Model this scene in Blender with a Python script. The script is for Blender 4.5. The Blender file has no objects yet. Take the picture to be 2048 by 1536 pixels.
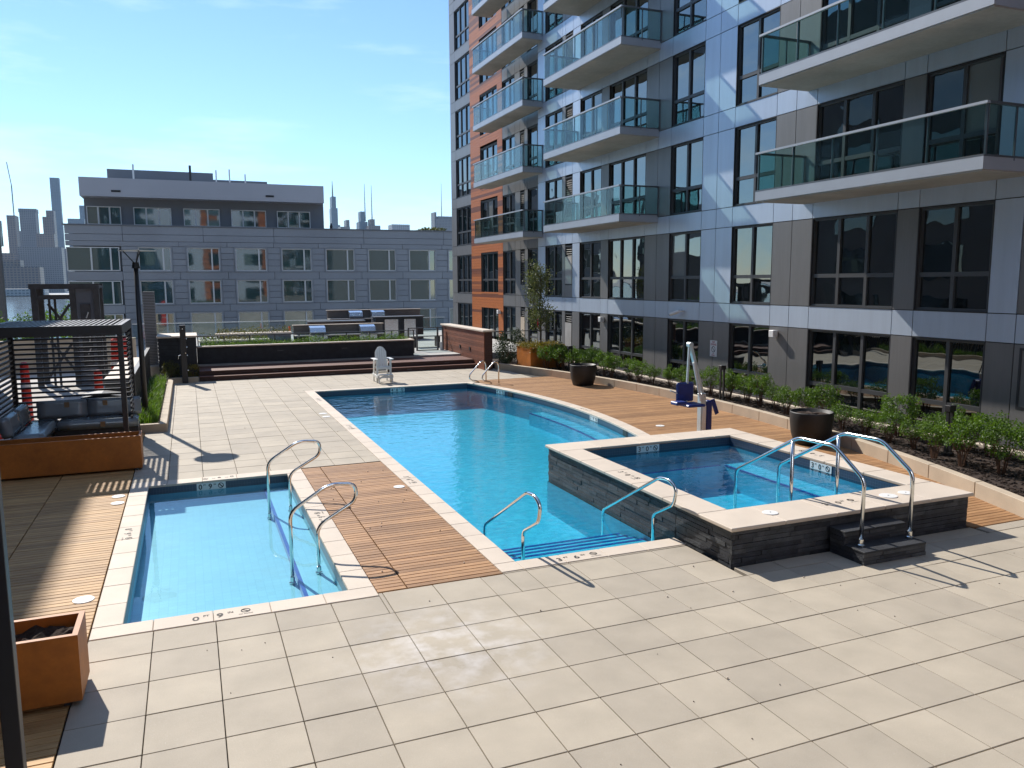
import bpy, bmesh, math, random
from mathutils import Vector, Matrix
random.seed(11)
R = math.radians
sc = bpy.context.scene
COL = sc.collection

# ------------------------------------------------------------------ camera
H = 3.6
YAW, PITCH, ROLL, FPX = R(22.169), R(7.400), R(-0.326), 1581.24
fw = Vector((math.sin(YAW)*math.cos(PITCH), math.cos(YAW)*math.cos(PITCH), -math.sin(PITCH)))
r0 = Vector((math.cos(YAW), -math.sin(YAW), 0)); u0 = r0.cross(fw)
cr = r0*math.cos(ROLL) + u0*math.sin(ROLL); cu = -r0*math.sin(ROLL) + u0*math.cos(ROLL)
cam = bpy.data.cameras.new('camera'); camo = bpy.data.objects.new('camera', cam); COL.objects.link(camo)
camo.matrix_world = Matrix(((cr.x, cu.x, -fw.x, 0), (cr.y, cu.y, -fw.y, 0), (cr.z, cu.z, -fw.z, H), (0, 0, 0, 1)))
cam.sensor_width = 36; cam.lens = FPX/2048*36; cam.clip_start = .05; cam.clip_end = 12000
sc.camera = camo

# ------------------------------------------------------------------ world and sun
LIGHT = Vector((.34, -1.17, -1.0)).normalized()          # direction the sunlight travels
SUN_EL = math.asin(-LIGHT.z); SUN_ROT = math.atan2(-LIGHT.x, -LIGHT.y)
w = bpy.data.worlds.new('World'); sc.world = w; w.use_nodes = True
wn = w.node_tree.nodes; wl = w.node_tree.links; wn.clear()
wo = wn.new('ShaderNodeOutputWorld'); bg = wn.new('ShaderNodeBackground')
sky = wn.new('ShaderNodeTexSky'); sky.sky_type = 'NISHITA'; sky.sun_disc = False
sky.sun_elevation = SUN_EL; sky.sun_rotation = SUN_ROT
sky.altitude = 0; sky.air_density = 1.0; sky.dust_density = .0; sky.ozone_density = 6.0
bg.inputs['Strength'].default_value = .126
tc = wn.new('ShaderNodeTexCoord'); mp = wn.new('ShaderNodeMapping')
mp.inputs['Scale'].default_value = (2.2, 2.2, 13.0); mp.inputs['Rotation'].default_value = (R(4), R(7), R(20))
nz = wn.new('ShaderNodeTexNoise'); nz.inputs['Scale'].default_value = 1.3; nz.inputs['Detail'].default_value = 9; nz.inputs['Roughness'].default_value = .6
rp = wn.new('ShaderNodeValToRGB'); rp.color_ramp.elements[0].position = .47; rp.color_ramp.elements[1].position = .78
rp.color_ramp.elements[1].color = (.6, .6, .6, 1); rp.color_ramp.elements[0].color = (0, 0, 0, 1)
mx = wn.new('ShaderNodeMixRGB'); mx.blend_type = 'MIX'; mx.inputs[2].default_value = (6.3, 7.6, 8.4, 1)
wl.new(tc.outputs['Generated'], mp.inputs[0]); wl.new(mp.outputs[0], nz.inputs[0]); wl.new(nz.outputs['Fac'], rp.inputs[0])
wl.new(rp.outputs[0], mx.inputs[0]); wl.new(sky.outputs[0], mx.inputs[1]); wl.new(mx.outputs[0], bg.inputs[0]); wl.new(bg.outputs[0], wo.inputs[0])
sl = bpy.data.lights.new('sun', 'SUN'); sl.energy = 4.1; sl.angle = R(.53); sl.color = (1, .94, .86)
so = bpy.data.objects.new('sun', sl); COL.objects.link(so)
so.rotation_euler = LIGHT.to_track_quat('-Z', 'Y').to_euler(); so.location = (-20, 60, 60)
sc.view_settings.view_transform = 'Standard'; sc.view_settings.look = 'None'
sc.view_settings.gamma = 1; sc.view_settings.use_curve_mapping = False
sc.view_settings.exposure = .58
sc.render.engine = 'CYCLES'
try:
    sc.cycles.max_bounces = 8; sc.cycles.transparent_max_bounces = 16; sc.cycles.glossy_bounces = 4
    sc.cycles.caustics_reflective = False; sc.cycles.caustics_refractive = False
    sc.cycles.volume_bounces = 0
except Exception: pass

# ------------------------------------------------------------------ materials
MATS = {}
def nt(name):
    m = bpy.data.materials.new(name); m.use_nodes = True
    n = m.node_tree.nodes; n.clear(); o = n.new('ShaderNodeOutputMaterial')
    MATS[name] = m
    return m, n, m.node_tree.links, o
def noise(n, l, scale, detail=4, mscale=None, rough=.55):
    g = n.new('ShaderNodeNewGeometry'); src = g.outputs['Position']
    if mscale:
        mm = n.new('ShaderNodeMapping'); mm.inputs['Scale'].default_value = mscale; l.new(src, mm.inputs[0]); src = mm.outputs[0]
    t = n.new('ShaderNodeTexNoise'); t.inputs['Scale'].default_value = scale; t.inputs['Detail'].default_value = detail
    t.inputs['Roughness'].default_value = rough
    l.new(src, t.inputs[0]); return t.outputs['Fac']
def ramp(n, l, fac, c0, c1, p0=.3, p1=.7):
    r_ = n.new('ShaderNodeValToRGB'); e = r_.color_ramp.elements
    e[0].position = p0; e[1].position = p1; e[0].color = (*c0, 1); e[1].color = (*c1, 1); l.new(fac, r_.inputs[0]); return r_.outputs[0]
def mul(n, l, a, b, fac=1.0, mode='MULTIPLY'):
    m_ = n.new('ShaderNodeMixRGB'); m_.blend_type = mode; m_.inputs[0].default_value = fac
    for i, v in ((1, a), (2, b)):
        if isinstance(v, tuple): m_.inputs[i].default_value = (*v, 1)
        else: l.new(v, m_.inputs[i])
    return m_.outputs[0]
def sc_(c, k): return tuple(min(1, x*k) for x in c)
def M(name, col, rough=.6, metal=0., var=.12, vs=2., fine=.06, fs=40., bump=0., bs=60., objvar=0., spec=.5, mscale=None, coat=0., specks=None, stain=None):
    m, n, l, o = nt(name); p = n.new('ShaderNodeBsdfPrincipled')
    c = ramp(n, l, noise(n, l, vs, 4, mscale), sc_(col, 1-var), sc_(col, 1+var))
    if fine: c = mul(n, l, c, ramp(n, l, noise(n, l, fs, 3, mscale), (1-fine,)*3, (1+0*fine, 1, 1)))
    if specks:
        c2, thr = specks
        f = noise(n, l, 90, 2); rr = n.new('ShaderNodeValToRGB'); rr.color_ramp.elements[0].position = thr; rr.color_ramp.elements[1].position = thr+.03
        l.new(f, rr.inputs[0]); mm = n.new('ShaderNodeMixRGB'); l.new(rr.outputs[0], mm.inputs[0]); l.new(c, mm.inputs[1]); mm.inputs[2].default_value = (*c2, 1); c = mm.outputs[0]
    if stain:
        ce, rad, c3 = stain; g = n.new('ShaderNodeNewGeometry'); vd = n.new('ShaderNodeVectorMath'); vd.operation = 'DISTANCE'; vd.inputs[1].default_value = ce; l.new(g.outputs['Position'], vd.inputs[0])
        mr = n.new('ShaderNodeMapRange'); mr.inputs[1].default_value = rad; mr.inputs[2].default_value = rad*.2; mr.inputs[4].default_value = .6; l.new(vd.outputs['Value'], mr.inputs[0])
        mt = n.new('ShaderNodeMath'); mt.operation = 'MULTIPLY'; l.new(mr.outputs[0], mt.inputs[0]); l.new(ramp(n, l, noise(n, l, 4.5, 5), (0, 0, 0), (1, 1, 1), .42, .68), mt.inputs[1])
        mm = n.new('ShaderNodeMixRGB'); l.new(mt.outputs[0], mm.inputs[0]); l.new(c, mm.inputs[1]); mm.inputs[2].default_value = (*c3, 1); c = mm.outputs[0]
    if objvar:
        oi = n.new('ShaderNodeObjectInfo'); c = mul(n, l, c, ramp(n, l, oi.outputs['Random'], (1-objvar, 1-objvar, 1-objvar*.9), (1, 1, 1), 0, 1))
    l.new(c, p.inputs['Base Color'])
    p.inputs['Roughness'].default_value = rough; p.inputs['Metallic'].default_value = metal
    p.inputs['Specular IOR Level'].default_value = spec
    if coat: p.inputs['Coat Weight'].default_value = coat
    if bump:
        b = n.new('ShaderNodeBump'); b.inputs['Strength'].default_value = bump; b.inputs['Distance'].default_value = .01
        l.new(noise(n, l, bs, 4, mscale), b.inputs['Height']); l.new(b.outputs[0], p.inputs['Normal'])
    l.new(p.outputs[0], o.inputs[0]); return m

M('paver', (.50, .435, .338), .75, var=.10, vs=1.7, fine=.12, fs=110, bump=.15, bs=150, objvar=.15, specks=((.62, .58, .52), .70), stain=((2.2, 7.15, 0), 1.25, (.74, .71, .69)))
M('joint', (.05, .047, .042), .9)
M('coping', (.70, .60, .49), .7, var=.06, vs=2.2, fine=.06, fs=80, bump=.12, bs=110, objvar=.07)
M('kerbstone', (.56, .46, .34), .8, var=.1, vs=2, fine=.1, fs=90, bump=.2, objvar=.06)
M('concrete', (.47, .46, .43), .85, var=.14, vs=1.2, fine=.1, fs=40, bump=.2)
M('plaza', (.50, .47, .43), .9, var=.2, vs=.25, fine=.1, fs=6)
M('ledger', (.085, .092, .10), .7, var=.35, vs=7, fine=.3, fs=60, bump=.7, bs=45, objvar=.68)
M('darkstone', (.035, .038, .044), .7, var=.3, vs=5, fine=.25, fs=50, bump=.5, objvar=.4)
M('silver', (.56, .64, .75), .36, metal=.3, var=.05, vs=1.1, fine=.03, fs=6, objvar=.06, mscale=(3, 3, .25))
M('grey', (.22, .215, .21), .42, metal=.25, var=.06, vs=1.0, fine=.06, fs=8, objvar=.10, mscale=(3, 3, .25))
M('backing', (.012, .013, .015), .9)
M('frame', (.085, .087, .09), .45, metal=.3, var=.05, fine=0)
M('frame_dark', (.03, .031, .034), .5, var=.05, fine=0)
M('slabedge', (.42, .45, .49), .45, metal=.3, var=.04, fine=0)
M('soffit', (.45, .43, .39), .9, var=.18, vs=.8, fine=.12, fs=9)
M('railmetal', (.16, .175, .19), .35, metal=.6, var=.03, fine=0)
M('steel', (.72, .72, .70), .14, metal=1., var=.02, fine=0)
M('hood', (.62, .66, .72), .25, metal=.9, var=.04, fine=0)
M('black', (.014, .014, .016), .5, var=.1, fine=0)
M('pergola', (.034, .033, .036), .45, metal=.2, var=.08, fine=0)
M('potblack', (.014, .013, .013), .55, var=.2, vs=4, fine=.1, fs=60)
M('corten', (.47, .155, .022), .55, var=.18, vs=2.5, fine=.16, fs=14, bump=.05)
M('white', (.80, .81, .80), .5, var=.03, fine=.02)
M('lidwhite', (.82, .82, .80), .5, var=.04, fine=.03)
M('navy', (.012, .03, .19), .45, var=.12, vs=8, fine=.05)
M('liftmetal', (.62, .68, .70), .35, metal=.25, var=.05, vs=6, fine=.03)
M('soil', (.048, .028, .018), .95, var=.5, vs=12, fine=.5, fs=70, bump=1, bs=40)
M('red', (.62, .035, .02), .5, var=.1, fine=0)
M('cone', (.80, .13, .02), .5, var=.05, fine=0)
M('far_wall', (.30, .32, .345), .7, var=.08, vs=.3, fine=.05, fs=6, objvar=.10)
M('grillpanel', (.17, .155, .14), .6)
M('far_dark', (.165, .18, .20), .7, var=.08, vs=.4, fine=0, objvar=.06)
M('far_light', (.40, .41, .44), .6, var=.05, vs=.3, fine=0)
M('far_frame', (.6, .62, .61), .5, var=.04, fine=0)
M('leftwall', (.13, .125, .12), .7, var=.1, vs=.5)
M('ink', (.022, .02, .018), .7, var=.1, fine=.2, fs=90)
M('redink', (.42, .012, .03), .7, var=.1, fine=0)
M('cardboard', (.34, .22, .12), .8)
M('tile_dark', (.030, .048, .085), .25, var=.25, vs=20, fine=.2, fs=50, mscale=(1, 1, .1))
M('stripe', (.015, .06, .33), .3, var=.1, fine=0)
M('bark', (.10, .082, .062), .9, var=.3, vs=12, fine=.3, bump=.6)
M('twig', (.16, .085, .05), .9, var=.3, vs=12, fine=.2)
M('steeltower', (.075, .073, .072), .7, var=.25, vs=2, fine=.15, fs=20)
M('bands', (.78, .79, .78), .5)

def leafmat(name, c0, c1, trans=.35):
    m, n, l, o = nt(name); p = n.new('ShaderNodeBsdfPrincipled'); t = n.new('ShaderNodeBsdfTranslucent'); mixs = n.new('ShaderNodeMixShader')
    c = ramp(n, l, noise(n, l, 7, 3), c0, c1)
    oi = n.new('ShaderNodeObjectInfo'); c = mul(n, l, c, ramp(n, l, oi.outputs['Random'], (.72, .76, .7), (1.0, 1, 1), 0, 1))
    l.new(c, p.inputs['Base Color']); p.inputs['Roughness'].default_value = .5; l.new(mul(n, l, c, (1.0, 1.0, .5)), t.inputs[0])
    mixs.inputs[0].default_value = trans; l.new(p.outputs[0], mixs.inputs[1]); l.new(t.outputs[0], mixs.inputs[2]); l.new(mixs.outputs[0], o.inputs[0])
leafmat('leaf', (.065, .15, .02), (.18, .30, .04), .45)
leafmat('leaf_dark', (.02, .045, .018), (.05, .085, .03), .2)
leafmat('leaf_tree', (.075, .105, .04), (.19, .21, .09), .35)
leafmat('leaf_yellow', (.20, .17, .02), (.36, .26, .03), .3)
leafmat('leaf_olive', (.07, .085, .022), (.17, .16, .035), .3)

def wood(name, c0, c1, along='X', rough=.65, objvar=.35, gscale=3.0):
    m, n, l, o = nt(name); p = n.new('ShaderNodeBsdfPrincipled')
    ms = {'X': (1, 22, 22), 'Y': (22, 1, 22), 'Z': (22, 22, 1)}[along]
    c = ramp(n, l, noise(n, l, gscale, 5, ms), c0, c1, .3, .7)
    c = mul(n, l, c, ramp(n, l, noise(n, l, 1.3, 3), (.82, .82, .82), (1, 1, 1)))
    if objvar:
        oi = n.new('ShaderNodeObjectInfo'); c = mul(n, l, c, ramp(n, l, oi.outputs['Random'], (1-objvar, 1-objvar*1.1, 1-objvar*1.2), (1, 1, 1), 0, 1))
    l.new(c, p.inputs['Base Color']); p.inputs['Roughness'].default_value = rough
    b = n.new('ShaderNodeBump'); b.inputs['Strength'].default_value = .25; b.inputs['Distance'].default_value = .004
    l.new(noise(n, l, 9, 4, ms), b.inputs['Height']); l.new(b.outputs[0], p.inputs['Normal'])
    l.new(p.outputs[0], o.inputs[0])
wood('ipe', (.37, .18, .075), (.64, .37, .17))
wood('ipe_left', (.46, .25, .085), (.74, .465, .20), objvar=.3)
wood('ipe_dark', (.14, .052, .035), (.25, .105, .07))
wood('cedar', (.24, .072, .035), (.40, .15, .075), along='Y', objvar=.5)
wood('ipe_riser', (.05, .022, .018), (.085, .04, .032), objvar=.1)

def orange():
    m, n, l, o = nt('orange'); p = n.new('ShaderNodeBsdfPrincipled')
    g = n.new('ShaderNodeNewGeometry'); sx = n.new('ShaderNodeSeparateXYZ'); l.new(g.outputs['Position'], sx.inputs[0])
    d = n.new('ShaderNodeMath'); d.operation = 'DIVIDE'; d.inputs[1].default_value = .15; l.new(sx.outputs[2], d.inputs[0])
    fl = n.new('ShaderNodeMath'); fl.operation = 'FLOOR'; l.new(d.outputs[0], fl.inputs[0])
    wnz = n.new('ShaderNodeTexWhiteNoise'); wnz.noise_dimensions = '1D'; l.new(fl.outputs[0], wnz.inputs['W'])
    c = ramp(n, l, wnz.outputs['Value'], (.20, .058, .022), (.53, .155, .034), .22, .4)
    c = mul(n, l, c, ramp(n, l, noise(n, l, 3, 4, (20, 1, 20)), (.8, .8, .8), (1, 1, 1)))
    l.new(c, p.inputs['Base Color']); p.inputs['Roughness'].default_value = .5; l.new(p.outputs[0], o.inputs[0])
orange()

def schlick(n, l, f0, normal=None):
    lw = n.new('ShaderNodeLayerWeight')
    if normal: l.new(normal, lw.inputs['Normal'])
    p5 = n.new('ShaderNodeMath'); p5.operation = 'POWER'; p5.inputs[1].default_value = 5; l.new(lw.outputs['Facing'], p5.inputs[0])
    ma = n.new('ShaderNodeMath'); ma.operation = 'MULTIPLY_ADD'; ma.inputs[1].default_value = 1-f0; ma.inputs[2].default_value = f0; l.new(p5.outputs[0], ma.inputs[0])
    return ma.outputs[0]
def pane(name, ior, tint, rough=.015, wav=.25):
    m, n, l, o = nt(name); d = n.new('ShaderNodeBsdfDiffuse'); d.inputs[0].default_value = (*tint, 1)
    gl = n.new('ShaderNodeBsdfGlossy'); gl.inputs['Roughness'].default_value = rough; gl.inputs[0].default_value = (.88, .95, .96, 1)
    fr = n.new('ShaderNodeFresnel'); fr.inputs[0].default_value = ior; ms = n.new('ShaderNodeMixShader')
    b = n.new('ShaderNodeBump'); b.inputs['Strength'].default_value = wav; b.inputs['Distance'].default_value = .02
    l.new(noise(n, l, 1.3, 1), b.inputs['Height']); l.new(b.outputs[0], gl.inputs['Normal'])
    l.new(fr.outputs[0], ms.inputs[0]); l.new(d.outputs[0], ms.inputs[1]); l.new(gl.outputs[0], ms.inputs[2]); l.new(ms.outputs[0], o.inputs[0])
pane('pane', 2.7, (.004, .007, .009)); pane('pane_blind', 2.2, (.22, .23, .22)); pane('pane_far', 2.3, (.035, .075, .075), .03, .05); pane('plastic_wrap', 1.8, (.23, .27, .31), .2, 1.0)
def clear(name, tint, ior=1.5, rough=.01):
    m, n, l, o = nt(name); t = n.new('ShaderNodeBsdfTransparent'); t.inputs[0].default_value = (*tint, 1)
    gl = n.new('ShaderNodeBsdfGlossy'); gl.inputs['Roughness'].default_value = rough
    ms = n.new('ShaderNodeMixShader'); l.new(schlick(n, l, ((ior-1)/(ior+1))**2), ms.inputs[0]); l.new(t.outputs[0], ms.inputs[1]); l.new(gl.outputs[0], ms.inputs[2]); l.new(ms.outputs[0], o.inputs[0])
clear('glass', (.72, .86, .84)); clear('glass_fence', (.86, .92, .92))
def water(name, tint, b1, s1, b2, s2, rough=0.0, mott=.1):
    m, n, l, o = nt(name); t = n.new('ShaderNodeBsdfTransparent')
    l.new(ramp(n, l, noise(n, l, s2*.75, 3, (.8, 1.5, 1)), sc_(tint, 1-mott), tuple(min(1, c*(1+mott*.5)) for c in tint), .35, .65), t.inputs[0])  # mottled tint paints the brighter and darker ripple refraction into the water colour
    gl = n.new('ShaderNodeBsdfGlossy'); gl.inputs['Roughness'].default_value = rough
    ba = n.new('ShaderNodeBump'); ba.inputs['Strength'].default_value = b1; ba.inputs['Distance'].default_value = .05
    bb = n.new('ShaderNodeBump'); bb.inputs['Strength'].default_value = b2; bb.inputs['Distance'].default_value = .02
    l.new(noise(n, l, s1, 2, (.75, 1.3, 1)), ba.inputs['Height']); l.new(noise(n, l, s2, 2), bb.inputs['Height']); l.new(ba.outputs[0], bb.inputs['Normal'])
    l.new(bb.outputs[0], gl.inputs['Normal'])
    ms = n.new('ShaderNodeMixShader'); l.new(schlick(n, l, .022, bb.outputs[0]), ms.inputs[0]); l.new(t.outputs[0], ms.inputs[1]); l.new(gl.outputs[0], ms.inputs[2]); l.new(ms.outputs[0], o.inputs[0])
water('water', (.52, .92, 1.0), .20, 2.6, .16, 9, mott=.12)
water('water_tub', (.50, .90, .98), .22, 3.5, .14, 10)
water('water_shallow', (.84, .96, .98), .03, 1.2, .02, 5, mott=.02)
def river():
    m, n, l, o = nt('river'); p = n.new('ShaderNodeBsdfPrincipled'); p.inputs['Base Color'].default_value = (.05, .08, .09, 1); p.inputs['Roughness'].default_value = .12
    b = n.new('ShaderNodeBump'); b.inputs['Strength'].default_value = .5; b.inputs['Distance'].default_value = 1.5
    l.new(noise(n, l, .08, 5, (.35, 1, 1)), b.inputs['Height']); l.new(b.outputs[0], p.inputs['Normal']); l.new(p.outputs[0], o.inputs[0])
river()
def tiled(name, c, cm, size, mort=.02, rough=.35, plane='XY'):
    m, n, l, o = nt(name); p = n.new('ShaderNodeBsdfPrincipled'); g = n.new('ShaderNodeNewGeometry'); br = n.new('ShaderNodeTexBrick')
    br.offset = 0; br.inputs['Scale'].default_value = 1/size; br.inputs['Mortar Size'].default_value = mort; br.inputs['Brick Width'].default_value = 1; br.inputs['Row Height'].default_value = 1
    br.inputs['Color1'].default_value = (*c, 1); br.inputs['Color2'].default_value = (*sc_(c, .93), 1); br.inputs['Mortar'].default_value = (*cm, 1)
    src = g.outputs['Position']
    if plane == 'XZ':
        s1 = n.new('ShaderNodeSeparateXYZ'); s2 = n.new('ShaderNodeCombineXYZ'); ad = n.new('ShaderNodeMath'); l.new(src, s1.inputs[0])
        l.new(s1.outputs[0], ad.inputs[0]); l.new(s1.outputs[1], ad.inputs[1]); l.new(ad.outputs[0], s2.inputs[0]); l.new(s1.outputs[2], s2.inputs[1]); src = s2.outputs[0]
    l.new(src, br.inputs[0]); c2 = mul(n, l, br.outputs[0], ramp(n, l, noise(n, l, .8, 3), (.9, .93, .95), (1, 1, 1)))
    l.new(c2, p.inputs['Base Color']); p.inputs['Roughness'].default_value = rough; l.new(p.outputs[0], o.inputs[0])
tiled('wade_floor', (.27, .63, .74), (.19, .50, .64), .105, .022)
tiled('pool_floor', (.13, .60, .80), (.115, .55, .76), .30, .01)
tiled('pool_wall', (.15, .45, .60), (.11, .36, .52), .075, .03, plane='XZ')
tiled('tub_floor', (.13, .57, .76), (.10, .47, .68), .15, .015)
tiled('waterline', (.035, .06, .105), (.10, .14, .2), .05, .035, plane='XZ')
def towermat(name, c, cw, sx, sz):
    m, n, l, o = nt(name); p = n.new('ShaderNodeBsdfPrincipled'); g = n.new('ShaderNodeNewGeometry'); br = n.new('ShaderNodeTexBrick'); br.offset = 0
    s1 = n.new('ShaderNodeSeparateXYZ'); s2 = n.new('ShaderNodeCombineXYZ'); ad = n.new('ShaderNodeMath'); l.new(g.outputs['Position'], s1.inputs[0])
    l.new(s1.outputs[0], ad.inputs[0]); l.new(s1.outputs[1], ad.inputs[1]); l.new(ad.outputs[0], s2.inputs[0]); l.new(s1.outputs[2], s2.inputs[1])
    br.inputs['Scale'].default_value = 1; br.inputs['Brick Width'].default_value = sx; br.inputs['Row Height'].default_value = sz; br.inputs['Mortar Size'].default_value = .9
    br.inputs['Color1'].default_value = (*cw, 1); br.inputs['Color2'].default_value = (*sc_(cw, .7), 1); br.inputs['Mortar'].default_value = (*c, 1)
    l.new(s2.outputs[0], br.inputs[0]); l.new(br.outputs[0], p.inputs['Base Color']); p.inputs['Roughness'].default_value = .5; l.new(p.outputs[0], o.inputs[0])
towermat('tower_grey', (.16, .15, .15), (.06, .07, .08), 4, 4); towermat('tower_brown', (.17, .125, .10), (.06, .06, .065), 5, 4)
towermat('tower_glass', (.12, .15, .18), (.10, .14, .18), 5, 4); towermat('tower_pale', (.30, .31, .32), (.12, .14, .16), 5, 4)
# ------------------------------------------------------------------ builders
def link(o): COL.objects.link(o); return o
class MB:
    def __init__(s): s.v = []; s.f = []
    def add(s, vs, fs):
        k = len(s.v); s.v += [tuple(p) for p in vs]; s.f += [tuple(i+k for i in f) for f in fs]; return s
    def box(s, x0, y0, z0, x1, y1, z1):
        return s.add([(x0, y0, z0), (x1, y0, z0), (x1, y1, z0), (x0, y1, z0), (x0, y0, z1), (x1, y0, z1), (x1, y1, z1), (x0, y1, z1)],
                     [(0, 3, 2, 1), (4, 5, 6, 7), (0, 1, 5, 4), (1, 2, 6, 5), (2, 3, 7, 6), (3, 0, 4, 7)])
    def obox(s, c, size, rot):
        h = [d/2 for d in size]; vs = []
        for z in (-1, 1):
            for x, y in ((-1, -1), (1, -1), (1, 1), (-1, 1)):
                vs.append(Vector(c)+rot @ Vector((x*h[0], y*h[1], z*h[2])))
        return s.add(vs, [(0, 3, 2, 1), (4, 5, 6, 7), (0, 1, 5, 4), (1, 2, 6, 5), (2, 3, 7, 6), (3, 0, 4, 7)])
    def bar(s, a, b, w, h=None):
        a = Vector(a); b = Vector(b); d = b-a; h = h or w
        q = d.to_track_quat('X', 'Z').to_matrix()
        return s.obox((a+b)/2, (d.length, w, h), q)
    def prism(s, poly, z0, z1):
        n = len(poly); vs = [(x, y, z0) for x, y in poly]+[(x, y, z1) for x, y in poly]
        fs = [tuple(reversed(range(n))), tuple(range(n, 2*n))]+[(i, (i+1) % n, (i+1) % n+n, i+n) for i in range(n)]
        return s.add(vs, fs)
    def tube(s, pts, r, seg=10, cap=True):
        pts = [Vector(p) for p in pts]; rs = r if isinstance(r, (list, tuple)) else [r]*len(pts); k = len(s.v); ref = None
        for i, p in enumerate(pts):
            t = (pts[min(i+1, len(pts)-1)]-pts[max(i-1, 0)]).normalized()
            if ref is None: ref = t.orthogonal().normalized()
            a = (ref-t*ref.dot(t)).normalized(); ref = a; b = t.cross(a)
            for j in range(seg):
                an = 2*math.pi*j/seg; s.v.append(tuple(p+(a*math.cos(an)+b*math.sin(an))*rs[i]))
        for i in range(len(pts)-1):
            for j in range(seg):
                s.f.append((k+i*seg+j, k+i*seg+(j+1) % seg, k+(i+1)*seg+(j+1) % seg, k+(i+1)*seg+j))
        if cap:
            s.f.append(tuple(k+j for j in reversed(range(seg)))); e = k+(len(pts)-1)*seg; s.f.append(tuple(e+j for j in range(seg)))
        return s
    def lathe(s, prof, seg=28, c=(0, 0)):
        k = len(s.v)
        for r_, z in prof:
            for j in range(seg):
                a = 2*math.pi*j/seg; s.v.append((c[0]+r_*math.cos(a), c[1]+r_*math.sin(a), z))
        for i in range(len(prof)-1):
            for j in range(seg): s.f.append((k+i*seg+j, k+i*seg+(j+1) % seg, k+(i+1)*seg+(j+1) % seg, k+(i+1)*seg+j))
        s.f.append(tuple(k+j for j in reversed(range(seg)))); e = k+(len(prof)-1)*seg; s.f.append(tuple(e+j for j in range(seg)))
        return s
    def text(s, body, size, org, xd, yd):
        vs, fs = glyph(body); o = Vector(org); xd = Vector(xd); yd = Vector(yd)
        return s.add([o+xd*(p[0]*size)+yd*(p[1]*size) for p in vs], fs)
    def ring(s, c, r1, r2, xd, yd, seg=20):
        c = Vector(c); xd = Vector(xd); yd = Vector(yd); vs = []
        for j in range(seg):
            a = 2*math.pi*j/seg
            for r_ in (r1, r2): vs.append(c+(xd*math.cos(a)+yd*math.sin(a))*r_)
        return s.add(vs, [(2*j, 2*j+1, 2*((j+1) % seg)+1, 2*((j+1) % seg)) for j in range(seg)])
    def mesh(s, name, mat, smooth=False, bevel=0, flat_angle=True):
        me = bpy.data.meshes.new(name); me.from_pydata(s.v, [], s.f)
        if bevel:
            bm = bmesh.new(); bm.from_mesh(me)
            bmesh.ops.bevel(bm, geom=bm.edges[:], offset=bevel, segments=1, affect='EDGES', profile=.7); bm.to_mesh(me); bm.free()
        me.materials.append(MATS[mat])
        if smooth: me.polygons.foreach_set('use_smooth', [True]*len(me.polygons))
        return me
    def build(s, name, mat, parent=None, smooth=False, bevel=0, **k):
        o = link(bpy.data.objects.new(name, s.mesh(name, mat, smooth, bevel)))
        setp(o, parent); return tag(o, **k)
GL = {}
def glyph(body):
    if body not in GL:
        cu_ = bpy.data.curves.new('t', 'FONT'); cu_.body = body; cu_.offset = .018; cu_.resolution_u = 3
        ob = link(bpy.data.objects.new('t', cu_)); dg = bpy.context.evaluated_depsgraph_get(); dg.update()
        me = bpy.data.meshes.new_from_object(ob.evaluated_get(dg))
        GL[body] = ([tuple(v.co) for v in me.vertices], [tuple(p.vertices) for p in me.polygons])
        bpy.data.objects.remove(ob); bpy.data.curves.remove(cu_); bpy.data.meshes.remove(me)
    return GL[body]
for g_ in ('0', '9', '3', '6', '4', 'FT', 'IN', 'NO', 'DIVING', 'NO DIVING'): glyph(g_)
def setp(o, parent):
    if parent is not None:
        o.parent = parent
        if parent.type == 'EMPTY' and parent.parent is None: o.matrix_parent_inverse = Matrix.Translation(-Vector(parent.location))
    return o
def tag(o, label=None, cat=None, group=None, kind=None):
    if label: o['label'] = label
    if cat: o['category'] = cat
    if group: o['group'] = group
    if kind: o['kind'] = kind
    return o
def thing(name, label, cat, loc=(0, 0, 0), group=None):
    o = link(bpy.data.objects.new(name, None)); o.location = loc; o.empty_display_size = .2; return tag(o, label, cat, group)
def structure(name, mb, mat, parent=None, **k):
    o = mb.build(name, mat, parent, **k)
    if parent is None: o['kind'] = 'structure'
    return o
BX = {}
def boxobj(name, lo, hi, mat, parent=None, bevel=0, dz=0):
    s = tuple(round(b-a, 4) for a, b in zip(lo, hi)); key = (s, mat, bevel, name)
    if key not in BX: BX[key] = MB().box(-s[0]/2, -s[1]/2, -s[2]/2, s[0]/2, s[1]/2, s[2]/2).mesh(name, mat, bevel=bevel)
    o = link(bpy.data.objects.new(name, BX[key])); setp(o, parent)
    o.location = [(a+b)/2 for a, b in zip(lo, hi)]; o.location.z += dz; return o
def copy_thing(root, loc, rotz=0, label=None, scale=1, dz=None):
    c = root.copy(); link(c); c.location = loc; c.rotation_euler = (0, 0, rotz); c.scale = (scale,)*3 if not isinstance(scale, tuple) else scale
    if label: c['label'] = label
    for ch in list(root.children):
        d = ch.copy(); link(d); iv = ch.matrix_parent_inverse.copy(); d.parent = c; d.matrix_parent_inverse = iv
        for g in list(ch.children): e = g.copy(); link(e); e.parent = d
    return c
ORD = ['first', 'second', 'third', 'fourth', 'fifth', 'sixth', 'seventh', 'eighth', 'ninth', 'tenth', 'eleventh', 'twelfth', 'thirteenth', 'fourteenth', 'fifteenth',
       'sixteenth', 'seventeenth', 'eighteenth', 'nineteenth', 'twentieth']
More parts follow.
